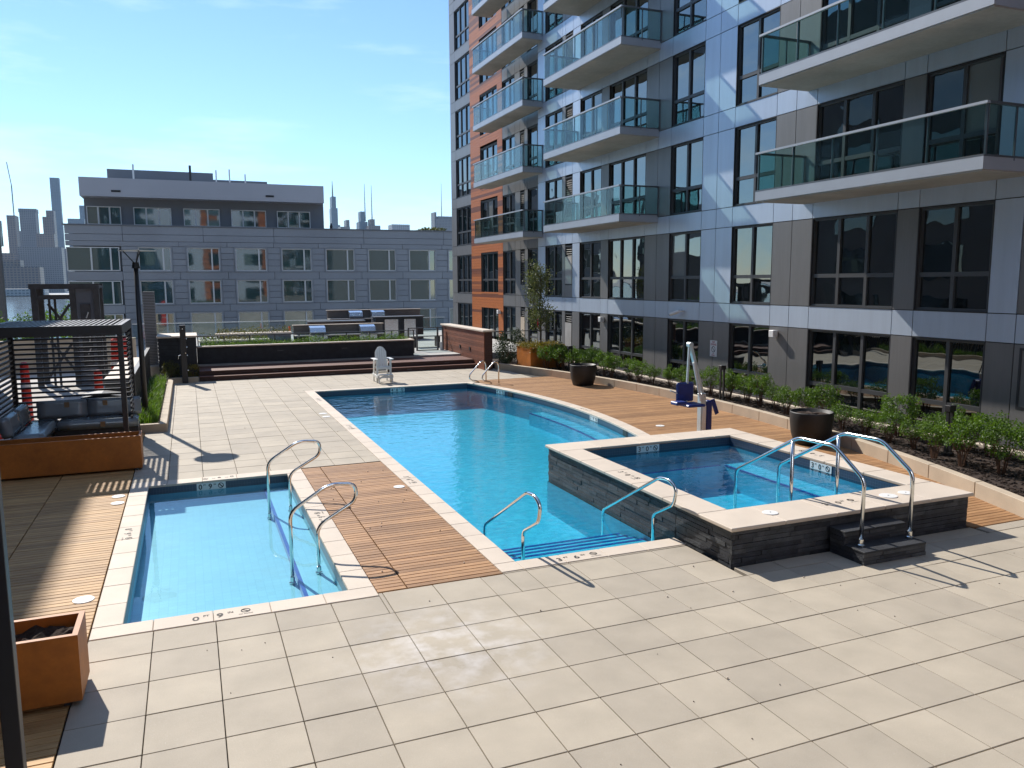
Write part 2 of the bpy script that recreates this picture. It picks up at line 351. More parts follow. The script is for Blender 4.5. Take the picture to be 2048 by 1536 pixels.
def bend(pts, r=.07, n=4):
    """round the corners of a polyline"""
    pts = [Vector(p) for p in pts]; out = [pts[0]]
    for i in range(1, len(pts)-1):
        a, b, c = pts[i-1], pts[i], pts[i+1]; k = min(r, (a-b).length*.45, (c-b).length*.45)
        p0 = b+(a-b).normalized()*k; p1 = b+(c-b).normalized()*k
        for j in range(n+1):
            t = j/n; out.append(p0*(1-t)**2+b*2*t*(1-t)+p1*t*t)
    return out+[pts[-1]]

# ------------------------------------------------------------------ ground, river
structure('ground', MB().box(-3900, -900, -17, 3900, 3900, -15.6), 'concrete')
structure('river', MB().add([(-3000, 76, -15), (3000, 76, -15), (3000, 1395, -15), (-3000, 1395, -15)], [(0, 1, 2, 3)]), 'river')
structure('far_shore', MB().box(-3000, 1395, -15.9, 3000, 3800, -13.6), 'concrete')
structure('plaza', MB().box(-60, 21.1, -15.5, -1.62, 72, -1.5).box(-1.62, 50.3, -15.5, 60, 70, -2.5), 'plaza')

# ------------------------------------------------------------------ paved deck
ARC = (-11.34, 20.2, 21.4)                      # curved pool side
KERB = (-18.9, 19.2, 32.5)                      # curved planting kerb
def arcx(c, y, dr=0): return c[0]+math.sqrt((c[2]+dr)**2-(y-c[1])**2)
slab = MB(); zt, zb = -.052, -.5
for x0, y0, x1, y1 in ((-13, -5, -.95, 21.1), (-1.62, 21.1, -.95, 31.2), (-.95, -5, 16, 7.88), (-.95, 7.88, 6.15, 8.93), (10.3, 7.88, 16, 13.3),
                       (-.95, 15.3, 1.7, 31.2), (1.65, 8.93, 3.65, 31.2), (3.65, 26.68, 16, 31.2), (11, 31.2, 16, 36.5)):
    slab.box(x0, y0, zb, x1, y1, zt)
ys = [13.3+i*(26.68-13.3)/24 for i in range(25)]
slab.prism([(arcx(ARC, y, .05), y) for y in ys]+[(16, 26.68), (16, 13.3)], zb, zt)
deck = structure('pool_deck', slab, 'joint')
X0, Y0, MX, MY = .096, 6.33, .609, .612
def gx(i): return X0+MX*i
def gy(j): return Y0+MY*j
pav = []
rects = [(-1.13, 3.6, 14.4, gy(2)), (-1.13, gy(2), 6.14, gy(3)), (6.2, gy(2), 10.40, 7.84), (10.42, gy(2), 14.4, 7.78),
         (-1.13, gy(3), 1.87, 8.685), (1.87, gy(3), 3.45, 8.80), (3.45, gy(3), 6.14, 8.815),
         (-1.13, 15.555, 3.45, gy(24)), (-.63, gy(24), 3.45, gy(34)), (3.45, 26.875, 9.55, gy(34)), (-.63, gy(34), 11.9, 31.12)]
for a0, b0, a1, b1 in rects:
    for i in range(-3, 26):
        for j in range(-6, 46):
            x0, x1 = max(gx(i), a0), min(gx(i+1), a1); y0, y1 = max(gy(j), b0), min(gy(j+1), b1)
            if x1-x0 > .03 and y1-y0 > .03: pav.append((x0+.004, y0+.0055, x1-.004, y1-.0055))
def vis(p):
    c = Vector(((p[0]+p[2])/2, (p[1]+p[3])/2, -H)); d = c.dot(fw)
    px = c.dot(cr)/d*FPX; return d > 0 and abs(px) < 1150, d
pav = [p for p in pav if vis(p)[0] or p[1] < 9]
pav.sort(key=lambda p: vis(p)[1] if vis(p)[0] else 99)
for p in pav[:300]:
    boxobj('paver', (p[0], p[1], -.05), (p[2], p[3], 0), 'paver', deck, bevel=.003, dz=random.uniform(-.0018, .0012))
rest = MB()
for p in pav[300:]: z = random.uniform(-.002, .001); rest.box(p[0], p[1], -.05, p[2], p[3], z)
rest.build('far_pavers', 'paver', deck, kind='stuff')
# stray seed husks and leaf bits on the paving
deb = MB()
for k in range(34):
    x, y = random.uniform(-1, 12.5), random.uniform(4.2, 8.4); s_ = random.uniform(.003, .0065); a = random.uniform(0, 3)
    if x > 6.1 and y > 7.1: continue
    deb.obox((x, y, .004), (s_*2.4, s_, .006), Matrix.Rotation(a, 3, 'Z'))
deb.build('leaf_litter', 'soil', deck, kind='stuff')
nub = MB()
for k in range(30):
    x, y = (random.uniform(1.95, 3.4), random.uniform(8.9, 15.4)) if k < 18 else (random.uniform(-.5, 7), random.uniform(15.7, 22) if k % 2 else random.uniform(4.6, 8.5))
    if x > 3.4 and y > 8.5: continue
    nub.lathe([(.008, .002), (.011, .008), (.006, .016), (.001, .018)], 7, (x, y))
nub.build('paver_spacers', 'coping', deck, kind='stuff')

# ------------------------------------------------------------------ timber decks
def decking(name, rows, mat, pitch=.1, gap=.011, z=.0, base=None):
    o = structure(name, base, 'joint')
    for x0, x1, y in rows: boxobj('board', (round(x0, 3), y+gap/2, z-.03), (round(x1, 3), y+pitch-gap/2, z), mat, o, bevel=.003, dz=random.uniform(-.0015, .0015))
    return o
rows = [(1.878, 2.225, 8.80+.1*k) for k in range(67)]+[(2.24, 3.443, 8.80+.1*k) for k in range(67)]
decking('timber_walkway', rows, 'ipe', base=MB().box(1.88, 8.82, -.051, 3.44, 15.52, -.04))
rows = [(-2.36, -1.135, 5.2+.1*k) for k in range(157)]+[(-4.9, -2.375, 9.2+.1*k) for k in range(117)]
decking('timber_lounge_deck', rows, 'ipe_left', base=MB().box(-4.9, 5.2, -.051, -1.14, 20.9, -.04))
rows = []
y = 7.80
while y < 27.12:
    lo = 10.44 if y < 13.46 else (arcx(ARC, y+.05, .305) if y < 26.5 else 9.5)
    rows.append((lo+.005, arcx(KERB, y+.05)+.02, y)); y += .1
decking('timber_sun_deck', rows, 'ipe', base=MB().prism([(10.45, 7.82), (11.5, 7.82)]+[(arcx(KERB, 7.9+k), 7.9+k) for k in range(0, 19)]+[(12.6, 27.15), (9.6, 27.15)]+[(arcx(ARC, 26.4-k, .31), 26.4-k) for k in range(0, 13)]+[(10.45, 13.3)], -.051, -.04))

# ------------------------------------------------------------------ depth lettering helper
def depth_mark(parent, c, xd, yd, a, b, k=1.0):
    """painted 'a FT b IN (no diving)' centred on c"""
    c = Vector(c); xd = Vector(xd); yd = Vector(yd); m = MB()
    m.text(a, .15*k, c-xd*.36*k-yd*.07*k, xd, yd); m.text('FT', .062*k, c-xd*.25*k+yd*.0*k, xd, yd)
    m.text(b, .15*k, c-xd*.115*k-yd*.07*k, xd, yd); m.text('IN', .062*k, c+xd*.0*k+yd*.0*k, xd, yd)
    q = c+xd*.19*k+yd*.015*k; m.ring(q, .052*k, .040*k, xd, yd); d = (xd-yd)*.033*k; e = (xd+yd)*.006*k
    m.add([q-d-e, q+d-e, q+d+e, q-d+e], [(0, 1, 2, 3)]); m.text('NO DIVING', .028*k, c+xd*.115*k-yd*.085*k, xd, yd)
    return m.build('depth_marking', 'ink', parent)
def depth_tile(parent, c, xd, n, a, b, w_=.5, h_=.13):
    """white ceramic depth plate on a pool wall"""
    c = Vector(c); xd = Vector(xd); n = Vector(n); up = Vector((0, 0, 1))
    t = MB(); p = [c+xd*(sx*w_/2)+up*(sz*h_/2)+n*d for d in (0, .006) for sx, sz in ((-1, -1), (1, -1), (1, 1), (-1, 1))]
    t.add(p, [(0, 3, 2, 1), (4, 5, 6, 7), (0, 1, 5, 4), (1, 2, 6, 5), (2, 3, 7, 6), (3, 0, 4, 7)]); plate = t.build('depth_tile', 'white', parent)
    m = MB(); f = c+n*.0085
    m.text(a, .13, f-xd*(w_*.44)-up*.045, xd, up); m.text('FT', .04, f-xd*(w_*.27)+up*.015, xd, up)
    m.text(b, .13, f-xd*(w_*.10)-up*.045, xd, up); m.text('IN', .04, f+xd*(w_*.08)+up*.015, xd, up)
    q = f+xd*(w_*.33); m.ring(q, .05, .038, xd, up); d = (xd-up)*.032; e = (xd+up)*.006; m.add([q-d-e, q+d-e, q+d+e, q-d+e], [(0, 1, 2, 3)])
    m.build('lettering', 'ink', plate)
def coping_run(parent, a, b, wdt, side, z=.006, th=.05, step=.61):
    """straight run of coping stones from a to b; side = unit vector outward"""
    a = Vector(a); b = Vector(b); L = (b-a).length; n = max(1, round(L/step)); d = (b-a)/n; s = Vector(side)*wdt
    for k in range(n):
        p0 = a+d*k; p1 = a+d*(k+1); lo = [min(p0[i], p1[i], p0[i]+s[i], p1[i]+s[i]) for i in (0, 1)]; hi = [max(p0[i], p1[i], p0[i]+s[i], p1[i]+s[i]) for i in (0, 1)]
        e = .002; boxobj('coping_stone', (lo[0]+e, lo[1]+e, z-th), (hi[0]-e, hi[1]-e, z), 'coping', parent, bevel=.006, dz=random.uniform(-.001, .001))
# ------------------------------------------------------------------ wading pool
WZ = -.15
wp = thing('wading_pool', 'small shallow wading pool with pale blue tiles and two loop handrails', 'pool', (.37, 9, 0))
m = MB(); x0, x1, y0, y1, zf = -.82, 1.57, 9.0, 15.2, -.34
m.add([(x0, y0, zf), (x1, y0, zf), (x1, y1, zf), (x0, y1, zf)], [(0, 1, 2, 3)]); m.build('basin_floor', 'wade_floor', wp)
m = MB()
for q in ([(x0, y0), (x1, y0)], [(x1, y0), (x1, y1)], [(x1, y1), (x0, y1)], [(x0, y1), (x0, y0)]):
    (a, b), (c, d) = q; m.add([(a, b, zf), (c, d, zf), (c, d, -.16), (a, b, -.16)], [(0, 1, 2, 3)])
m.build('basin_wall', 'pool_wall', wp)
m = MB()
for q in ([(x0, y0), (x1, y0)], [(x1, y0), (x1, y1)], [(x1, y1), (x0, y1)], [(x0, y1), (x0, y0)]):
    (a, b), (c, d) = q; m.add([(a, b, -.16), (c, d, -.16), (c, d, -.03), (a, b, -.03)], [(0, 1, 2, 3)])
m.build('waterline_tile', 'waterline', wp)
MB().box(1.16, 9.002, zf+.002, 1.568, 15.198, -.25).build('entry_step', 'wade_floor', wp)
MB().box(1.14, 9.004, zf+.002, 1.19, 15.196, -.247).build('step_edge', 'stripe', wp)
MB().add([(x0, y0, WZ), (x1, y0, WZ), (x1, y1, WZ), (x0, y1, WZ)], [(0, 1, 2, 3)]).build('water', 'water_shallow', wp)
coping_run(wp, (-1.12, 9.0), (1.87, 9.0), .305, (0, -1)); coping_run(wp, (-1.12, 15.2), (1.87, 15.2), .345, (0, 1))
coping_run(wp, (-.82, 9.0), (-.82, 15.2), .30, (-1, 0)); coping_run(wp, (1.57, 9.0), (1.57, 15.2), .30, (1, 0))
T = .0085
depth_mark(wp, (.22, 8.845, T), (1, 0, 0), (0, 1, 0), '0', '9', 1.0)
depth_mark(wp, (-.97, 12.3, T), (0, -1, 0), (1, 0, 0), '0', '9', .9)
depth_mark(wp, (1.72, 12.15, T), (0, 1, 0), (-1, 0, 0), '0', '9', .9)
depth_mark(wp, (.3, 15.37, T), (-1, 0, 0), (0, -1, 0), '0', '9', .9)
depth_tile(wp, (.22, 15.198, -.095), (1, 0, 0), (0, -1, 0), '0', '9')
def rail(name, label, pts, r=.024, extra=None, group=None, flanges=(), rb=.11):
    t = thing(name, label, 'handrail', pts[0], group)
    MB().tube(bend(pts, rb, 5), r, 12).build('tube', 'steel', t, smooth=True)
    if extra: MB().tube(extra, r, 12).build('post', 'steel', t, smooth=True)
    for f in flanges: MB().lathe([(r*1.9, f[2]), (r*1.9, f[2]+.02), (r*1.35, f[2]+.03), (r*1.3, f[2]+.09), (r, f[2]+.09)], 14, (f[0], f[1])).build('flange', 'steel', t, smooth=False)
    return t
def loop(y): return [(1.085, y, -.33), (1.085, y, .63), (1.60, y, .95), (1.955, y, .92), (1.95, y, .69), (1.43, y, .40), (1.43, y, -.25)]
rail('loop_handrail', 'stainless loop handrail at the near end of the wading pool', loop(10.37), group='wading pool handrails', flanges=[(1.085, 10.37, -.338), (1.43, 10.37, -.248)], rb=.13)
rail('loop_handrail', 'stainless loop handrail at the far end of the wading pool', loop(13.49), group='wading pool handrails', flanges=[(1.085, 13.49, -.338), (1.43, 13.49, -.248)], rb=.13)

# ------------------------------------------------------------------ swimming pool
sp = thing('swimming_pool', 'long main swimming pool with bright blue water and curved right side', 'pool', (6.5, 18, 0))
yy = [13.43+i*(26.57-13.43)/28 for i in range(29)]
outl = [(3.75, 9.12), (6.19, 9.12), (6.19, 13.43)]+[(arcx(ARC, y), y) for y in yy]+[(3.75, 26.57)]
ZF = -.80
def walls(poly, z0, z1, skip=()):
    m = MB(); n = len(poly)
    for i in range(n):
        if i in skip: continue
        (a, b), (c, d) = poly[i], poly[(i+1) % n]; m.add([(a, b, z0), (c, d, z0), (c, d, z1), (a, b, z1)], [(0, 1, 2, 3)])
    return m
MB().add([(x, y, ZF) for x, y in outl], [tuple(range(len(outl)))]).build('basin_floor', 'pool_floor', sp)
walls(outl, ZF, -.2).build('basin_wall', 'pool_wall', sp)
walls(outl, -.2, -.03, skip=(1, 2)).build('waterline_tile', 'waterline', sp)
MB().add([(x, y, WZ) for x, y in outl], [tuple(range(len(outl)))]).build('water', 'water', sp)
for k in range(4):
    ya, yb, z = 9.122, 9.95+.245*k, -.27-.045*k
    st = MB().box(3.752+.002*k, ya+.0*k, ZF, 6.188-.002*k, yb, z).build('pool_step', 'pool_floor', sp); MB().box(3.756, yb-.055, z, 6.184, yb+.004, z+.004).build('step_edge', 'stripe', st)
# bench along the curved side
yb_ = [14.2+i*.3 for i in range(27)]
MB().prism([(arcx(ARC, y, -.45), y) for y in yb_]+[(arcx(ARC, y, -.004), y) for y in reversed(yb_)], ZF, -.42).build('bench', 'pool_floor', sp)
MB().prism([(arcx(ARC, y, -.455), y) for y in yb_]+[(arcx(ARC, y, -.40), y) for y in reversed(yb_)], -.44, -.415).build('bench_edge', 'stripe', sp)
coping_run(sp, (3.75, 9.12), (3.75, 26.57), .30, (-1, 0)); coping_run(sp, (3.75, 9.12), (6.17, 9.12), .30, (0, -1))
boxobj('coping_stone', (3.452, 8.822, -.044), (3.748, 9.118, .006), 'coping', sp, bevel=.006); coping_run(sp, (3.45, 26.57), (9.1, 26.57), .30, (0, 1))
n = 22
for k in range(n):
    ya = 13.5+(26.57-13.5)*k/n+.003; yb = 13.5+(26.57-13.5)*(k+1)/n-.003; ex = .3
    MB().prism([(arcx(ARC, ya, -.01), ya), (arcx(ARC, ya, ex), ya), (arcx(ARC, (ya+yb)/2, ex), (ya+yb)/2), (arcx(ARC, yb, ex), yb), (arcx(ARC, yb, -.01), yb), (arcx(ARC, (ya+yb)/2, -.01), (ya+yb)/2)], -.044, .007).build('coping_stone', 'coping', sp, bevel=.005)
MB().prism([(9.103, 26.573), (9.4, 26.573), (9.36, 26.868), (9.103, 26.868)], -.044, .006).build('coping_stone', 'coping', sp, bevel=.005)
depth_mark(sp, (4.62, 8.965, T), (1, 0, 0), (0, 1, 0), '3', '6', 1.0)
for yk, a, b in ((13.75, '3', '6'), (19.5, '3', '9'), (24.6, '4', '0')): depth_mark(sp, (3.6, yk, T), (0, -1, 0), (1, 0, 0), a, b, .9)
depth_mark(sp, (arcx(ARC, 19.6, .15), 19.6, T+.001), (0, 1, 0), (-1, 0, 0), '3', '9', .9)
depth_tile(sp, (6.55, 26.567, -.095), (1, 0, 0), (0, -1, 0), '4', '0')
for yk, a, b in ((24.6, '4', '0'), (18.7, '3', '9')):
    nx = Vector((ARC[0]-arcx(ARC, yk), ARC[1]-yk, 0)).normalized(); depth_tile(sp, Vector((arcx(ARC, yk), yk, -.095))+nx*.004, (-nx).cross(Vector((0, 0, 1))), nx, a, b)
for yk in (24.0, 16.6):
    nx = Vector((ARC[0]-arcx(ARC, yk), ARC[1]-yk, 0)).normalized(); MB().obox(Vector((arcx(ARC, yk), yk, -.11))+nx*.004, (.02, .28, .14), Matrix(((nx.x, -nx.y, 0), (nx.y, nx.x, 0), (0, 0, 1)))).build('skimmer_mouth', 'black', sp)
def prail(x): return [(x, 9.43, -.29), (x, 9.43, .28), (x, 8.92, .55), (x, 8.86, .78), (x, 9.03, .87), (x, 9.28, .85), (x, 10.92, -.06), (x, 10.92, -.79)]
rail('pool_handrail', 'stainless handrail on the pool steps beside the timber walkway corner', prail(3.99), group='pool step handrails', rb=.09)
rail('pool_handrail', 'stainless handrail on the pool steps beside the hot tub wall', prail(6.02), group='pool step handrails', rb=.09)
lad = [(.36, 0, 0), (.36, 0, .62), (.30, 0, .76), (.16, 0, .76), (-.30, 0, .33), (-.34, 0, .2), (-.26, 0, .11), (-.02, 0, .07), (.06, 0, .0)]
for k, (bx, by) in enumerate(((9.47, 26.52), (9.80, 26.10))):
    rail('ladder_grab_rail', ('stainless ladder grab rail nearer the lifeguard chair at the far pool corner', 'stainless ladder grab rail nearer the black pot at the far pool corner')[k],
         [(bx+p[0], by+p[0]*.25, p[2]) for p in lad], group='pool ladder grab rails', rb=.07)

# ------------------------------------------------------------------ hot tub
TZ = .51
ht = thing('hot_tub', 'raised square hot tub clad in black ledger stone with cream coping', 'hot tub', (8.3, 10.6, 0))
ox0, ox1, oy0, oy1 = 6.20, 10.40, 7.88, 13.42; ix0, ix1, iy0, iy1 = 6.64, 9.95, 8.56, 12.83
m = MB()
for a, b, c, d in ((ox0+.03, oy0+.03, ox1-.03, iy0), (ox0+.03, iy1, ox1-.03, oy1-.03), (ox0+.03, iy0, ix0, iy1), (ix1, iy0, ox1-.03, iy1)): m.box(a, b, -1.1, c, d, TZ-.05)
m.build('core', 'joint', ht)
def ledger(parent, p0, p1, nrm, z0, z1, h=.052, zlow=None):
    """courses of ledger stones on a wall from p0 to p1"""
    p0 = Vector(p0); p1 = Vector(p1); d = (p1-p0).normalized(); L = (p1-p0).length; n = Vector(nrm); z = z0; cnt = 0
    while z < z1-.01:
        hh = min(h, z1-z); t = -random.uniform(0, .3)
        while t < L-.005:
            l_ = random.choice((.3, .45, .6, .6)); a = max(t, 0); b = min(t+l_, L); t += l_
            if b-a < .03: continue
            dp = random.choice((.026, .029, .032, .036)); c = p0+d*((a+b)/2); ax = (b-a-.004, dp)
            lo = [min(0, 0)]*3
            if abs(d.x) > .5: s_ = (ax[0], dp); cc = (c.x, c.y+n.y*(dp/2-.02))
            else: s_ = (dp, ax[0]); cc = (c.x+n.x*(dp/2-.02), c.y)
            boxobj('ledger_stone', (cc[0]-s_[0]/2, cc[1]-s_[1]/2, z+.002), (cc[0]+s_[0]/2, cc[1]+s_[1]/2, z+hh-.003), 'ledger', parent); cnt += 1
        z += hh
    return cnt
cl = ledger(ht, (ox0+.02, 9.15), (ox0+.02, oy1), (-1, 0), -.20, TZ-.05, h=.066); cl += ledger(ht, (ox0+.02, oy0), (ox0+.02, 9.14), (-1, 0), -.04, TZ-.05, h=.0625)
cf = ledger(ht, (ox0, oy0+.02), (ox1, oy0+.02), (0, -1), -.04, TZ-.05, h=.0625)
MB().box(ox1-.03, oy0+.02, -.05, ox1, oy1-.02, TZ-.05).build('end_cladding', 'ledger', ht)
def tubcop(a, b, c, d, nx, ny):
    for i in range(nx):
        for j in range(ny):
            boxobj('coping_stone', (a+(c-a)*i/nx+.002, b+(d-b)*j/ny+.002, TZ-.05), (a+(c-a)*(i+1)/nx-.002, b+(d-b)*(j+1)/ny-.002, TZ), 'coping', ht, bevel=.008)
e = .045
tubcop(ox0-e, oy0-e, ox1+e, iy0, 5, 1); tubcop(ox0-e, iy1, ox1+e, oy1+e, 5, 1); tubcop(ox0-e, iy0, ix0, iy1, 1, 5); tubcop(ix1, iy0, ox1+e, iy1, 1, 5)
ib = [(ix0+.03, iy0+.03), (ix1-.03, iy0+.03), (ix1-.03, iy1-.03), (ix0+.03, iy1-.03)]
MB().add([(x, y, -.38) for x, y in ib], [(0, 1, 2, 3)]).build('basin_floor', 'tub_floor', ht)
walls(ib, -.4, .30).build('basin_wall', 'pool_wall', ht); walls(ib, .30, TZ-.04).build('waterline_tile', 'waterline', ht)
MB().add([(x, y, .345) for x, y in ib], [(0, 1, 2, 3)]).build('water', 'water_tub', ht)
for a, b, c, d in ((ix1-.52, iy0+.032, ix1-.032, iy1-.032), (ix0+.032, iy1-.52, ix1-.525, iy1-.032)): MB().box(a, b, -.379, c, d, .06).build('bench', 'tub_floor', ht)
MB().box(ix1-.53, iy0+.6, .05, ix1-.48, iy1-.55, .064).build('bench_edge', 'stripe', ht); MB().box(ix0+.05, iy1-.53, .05, ix1-.6, iy1-.48, .064).build('bench_edge', 'stripe', ht)
for k in range(3):
    z = .16-.18*k; yb = iy0+.34+.3*k
    s_ = MB().box(7.55+.002*k, iy0+.033, -.379, 9.15-.002*k, yb, z).build('tub_step', 'tub_floor', ht); MB().box(7.56, yb-.05, z-.01, 9.14, yb+.004, z+.004).build('step_edge', 'stripe', s_)
depth_mark(ht, (8.33, 8.24, TZ+.003), (1, 0, 0), (0, 1, 0), '3', '0', .95); depth_mark(ht, (6.40, 10.7, TZ+.003), (0, -1, 0), (1, 0, 0), '3', '0', .9); depth_mark(ht, (10.2, 10.9, TZ+.003), (0, 1, 0), (-1, 0, 0), '3', '0', .9)
depth_tile(ht, (8.02, iy1-.034, .405), (1, 0, 0), (0, -1, 0), '3', '0'); depth_tile(ht, (ix1-.034, 10.3, .405), (0, -1, 0), (-1, 0, 0), '3', '0')
ts = thing('tub_steps', 'two black stone steps up to the front of the hot tub', 'steps', (8.28, 7.5, 0))
MB().box(7.76, 7.25, -.05, 8.80, 7.838, .15).build('lower_core', 'joint', ts); MB().box(7.76, 7.58, .15, 8.80, 7.838, .32).build('upper_core', 'joint', ts)
for k, (a, b) in enumerate(((7.745, 8.27), (8.275, 8.815))):
    boxobj('tread_stone', (a, 7.235, .15), (b, 7.575, .176), 'darkstone', ts, bevel=.004); boxobj('tread_stone', (a, 7.565, .32), (b, 7.836, .346), 'darkstone', ts, bevel=.004)
ledger(ts, (7.745, 7.25), (8.815, 7.25), (0, -1), 0, .15, h=.05); ledger(ts, (7.745, 7.58), (8.815, 7.58), (0, -1), .176, .32, h=.048)
ledger(ts, (7.76, 7.25), (7.76, 7.83), (-1, 0), 0, .15, h=.05); ledger(ts, (7.76, 7.58), (7.76, 7.83), (-1, 0), .15, .32, h=.056); ledger(ts, (8.80, 7.25), (8.80, 7.83), (1, 0), 0, .15, h=.05)
for x, lab in ((7.90, 'tall stainless handrail over the hot tub steps, on the pool side'), (8.75, 'tall stainless handrail over the hot tub steps, on the planting bed side')):
    rail('tub_handrail', lab, [(x, 7.45, .177), (x, 7.45, 1.05), (x, 7.98, 1.40), (x, 8.66, 1.38), (x, 10.0, .62), (x, 10.0, -.37)], .026, extra=[(x, 8.76, -.03), (x, 8.76, 1.32)], group='hot tub handrails', flanges=[(x, 7.45, .177)], rb=.1)
def lid(x, y, z, r_, lab):
    o = MB().lathe([(r_, z), (r_, z+.006), (r_*.97, z+.009), (r_*.1, z+.010), (r_*.1, z+.004), (.001, z+.004)], 28, (x, y)).build('skimmer_lid', 'lidwhite', None)
    tag(o, lab, 'lid', 'white round skimmer lids')
    MB().lathe([(r_*.09, z+.0105), (r_*.09, z+.0125), (.001, z+.0125)], 8, (x, y)).build('lifting_knob', 'black', o)
for x, y, z, r_, lab in ((-1.29, 9.9, .001, .115, 'white round lid on the timber deck near the orange corner planter'), (-1.27, 14.68, .001, .105, 'farther of two white lids side by side left of the wading pool'),
    (-1.25, 14.22, .001, .105, 'nearer of two white lids side by side left of the wading pool'), (3.29, 13.4, .001, .10, 'white round lid at the edge of the timber walkway between the pools'),
    (3.3, 21.95, .001, .11, 'farther of two white lids on the paving left of the main pool'), (3.3, 21.4, .001, .11, 'nearer of two white lids on the paving left of the main pool'),
    (10.75, 16.6, .001, .11, 'white round lid on the sun deck near the pool lift'), (7.06, 8.2, TZ+.001, .105, 'white lid on the front tub coping, left of the handrails'),
    (9.17, 8.2, TZ+.001, .125, 'white lid on the front tub coping just right of the handrails'), (9.53, 8.22, TZ+.001, .105, 'white lid on the front tub coping closest to its right corner')): lid(x, y, z, r_, lab)
# ------------------------------------------------------------------ apartment building on the right
XF, XR, FH = 15.6, 16.0, 2.945
def zb_(k): return 2.275+FH*k            # head of the windows of level k / bottom of band k
def zs_(k): return 2.88+FH*k             # top of band k / sill of level k+1
NF = 7
bd = thing('apartment_building', 'tall apartment building with silver and grey panels, orange cladding and glass balconies', 'building', (XF, 30, 0))
MB().box(XF+.2, 2.0, -1, XF+12, 34.9, zs_(NF)-.02).box(XR+.2, 34.9, -3, XF+12, 49.36, zs_(NF)-.02).build('wall', 'backing', bd)
MB().box(XF-.02, 2, zs_(NF), XF+12, 34.88, zs_(NF)+.35).box(XR-.02, 34.88, zs_(NF), XF+12, 49.4, zs_(NF)+.35).build('parapet', 'silver', bd)
MB().box(XR+.05, 49.36, -3, XF+12, 49.42, zs_(NF)-.02).build('end_wall', 'grey', bd)
main = [(2.0, 5.2, 'grey'), (5.2, 8.0, 'grey'), (8.0, 11.06, 'grey'), (11.06, 11.70, 'silver'), (11.70, 13.55, 'w2'), (13.55, 14.15, 'grey'), (14.15, 16.91, 'w3'), (16.91, 17.68, 'grey'), (17.68, 18.46, 'grey'),
        (18.46, 20.31, 'w2'), (20.31, 21.12, 'silver'), (21.12, 21.90, 'silver'), (21.90, 23.74, 'w2'), (23.74, 24.55, 'grey'), (24.55, 25.35, 'grey'), (25.35, 28.07, 'w3'), (28.07, 28.69, 'grey'),
        (28.69, 30.56, 'w2'), (30.56, 31.25, 'silver'), (31.25, 31.97, 'lv'), (31.97, 32.27, 'grey'), (32.27, 34.06, 'w2'), (34.06, 34.90, 'silver')]
rec = [(34.9, 37.06, 'w2'), (37.06, 37.45, 'grey'), (37.45, 38.03, 'lv'), (38.03, 38.7, 'grey'), (38.7, 40.45, 'w2'), (40.45, 41.2, 'or'), (41.2, 43.92, 'wo'), (43.92, 45.6, 'or'), (45.6, 48.37, 'w3'), (48.37, 49.36, 'grey')]
def ztop_vis(y0): return 3.6+ .475*math.hypot(15.6, y0)      # height that leaves the top of the frame at this distance
def panel(X, y0, y1, z0, z1, mat): return boxobj('facade_panel', (X, y0+.010, z0+.010), (X+.045, y1-.010, z1-.010), mat, bd)
WF = {}
def window(X, y0, y1, z0, z1, n, tr):
    W, Hh = round(y1-y0, 3), round(z1-z0, 3); key = (W, Hh, n, tr)
    if key not in WF:
        m = MB(); a, b = .05, .15; fb = .07; m.box(a, 0, 0, b, fb, Hh).box(a, W-fb, 0, b, W, Hh).box(a, fb, 0, b, W-fb, fb).box(a, fb, Hh-fb, b, W-fb, Hh)
        for i in range(1, n): m.box(a+.004, W*i/n-.045, fb, b-.004, W*i/n+.045, Hh-fb)
        for i in range(n):
            m.box(a+.008, W*i/n+.045, tr-.05, b-.008, W*(i+1)/n-.045, tr+.05)
        WF[key] = m.mesh('window', 'frame'); j = MB().box(0, -.001, 0, .18, .018, Hh).box(0, W-.018, 0, .18, W+.001, Hh).box(0, .018, Hh-.02, .18, W-.018, Hh).box(-.01, .018, -.004, .18, W-.018, .02)
        WF[key, 'j'] = j.mesh('jamb', 'frame_dark')
    o = link(bpy.data.objects.new('window', WF[key])); setp(o, bd); o.location = (X, y0, z0)
    j = link(bpy.data.objects.new('jamb', WF[key, 'j'])); j.parent = o
    for i in range(n):
        ya = W*i/n+(.07 if i == 0 else .045); yb = W*(i+1)/n-(.07 if i == n-1 else .045)
        for za, zc in ((.07, tr-.05), (tr+.05, Hh-.07)):
            s = (.012, round(yb-ya, 3), round(zc-za, 3)); kk = (s, 'pane')
            pm = 'pane_blind' if za > .3 and random.random() < .06 else 'pane'; kk = (s, pm)
            if kk not in BX: BX[kk] = MB().box(-s[0]/2, -s[1]/2, -s[2]/2, s[0]/2, s[1]/2, s[2]/2).mesh('pane', pm)
            p = link(bpy.data.objects.new('pane', BX[kk])); p.parent = o; p.location = (.115, (ya+yb)/2, (za+zc)/2); p.rotation_euler = (0, random.uniform(-.006, .006), random.uniform(-.006, .006))
    return o
LVM = {}
def louver(X, y0, y1, z0, z1, covered):
    W, Hh = y1-y0, z1-z0
    o = MB().box(X, y0, z0, X+.1, y0+.05, z1).box(X, y1-.05, z0, X+.1, y1, z1).box(X, y0+.05, z1-.05, X+.1, y1-.05, z1).box(X, y0+.05, z0, X+.1, y1-.05, z0+.05).build('louver_grille', 'frame_dark', bd)
    n = int((Hh-.1)/.09)
    mk = MB()
    for i in range(n): z = z0+.05+(i+.5)*(Hh-.1)/n; mk.obox((X+.05, (y0+y1)/2, z), (.08, W-.1, .012), Matrix.Rotation(R(40), 3, 'Y'))
    mk.build('blades', 'frame', o)
    if covered: MB().box(X-.012, y0+.04, z0+.04, X-.002, y1-.04, z0+Hh*.72).build('cover_sheet', 'kerbstone' if covered == 2 else 'concrete', o)
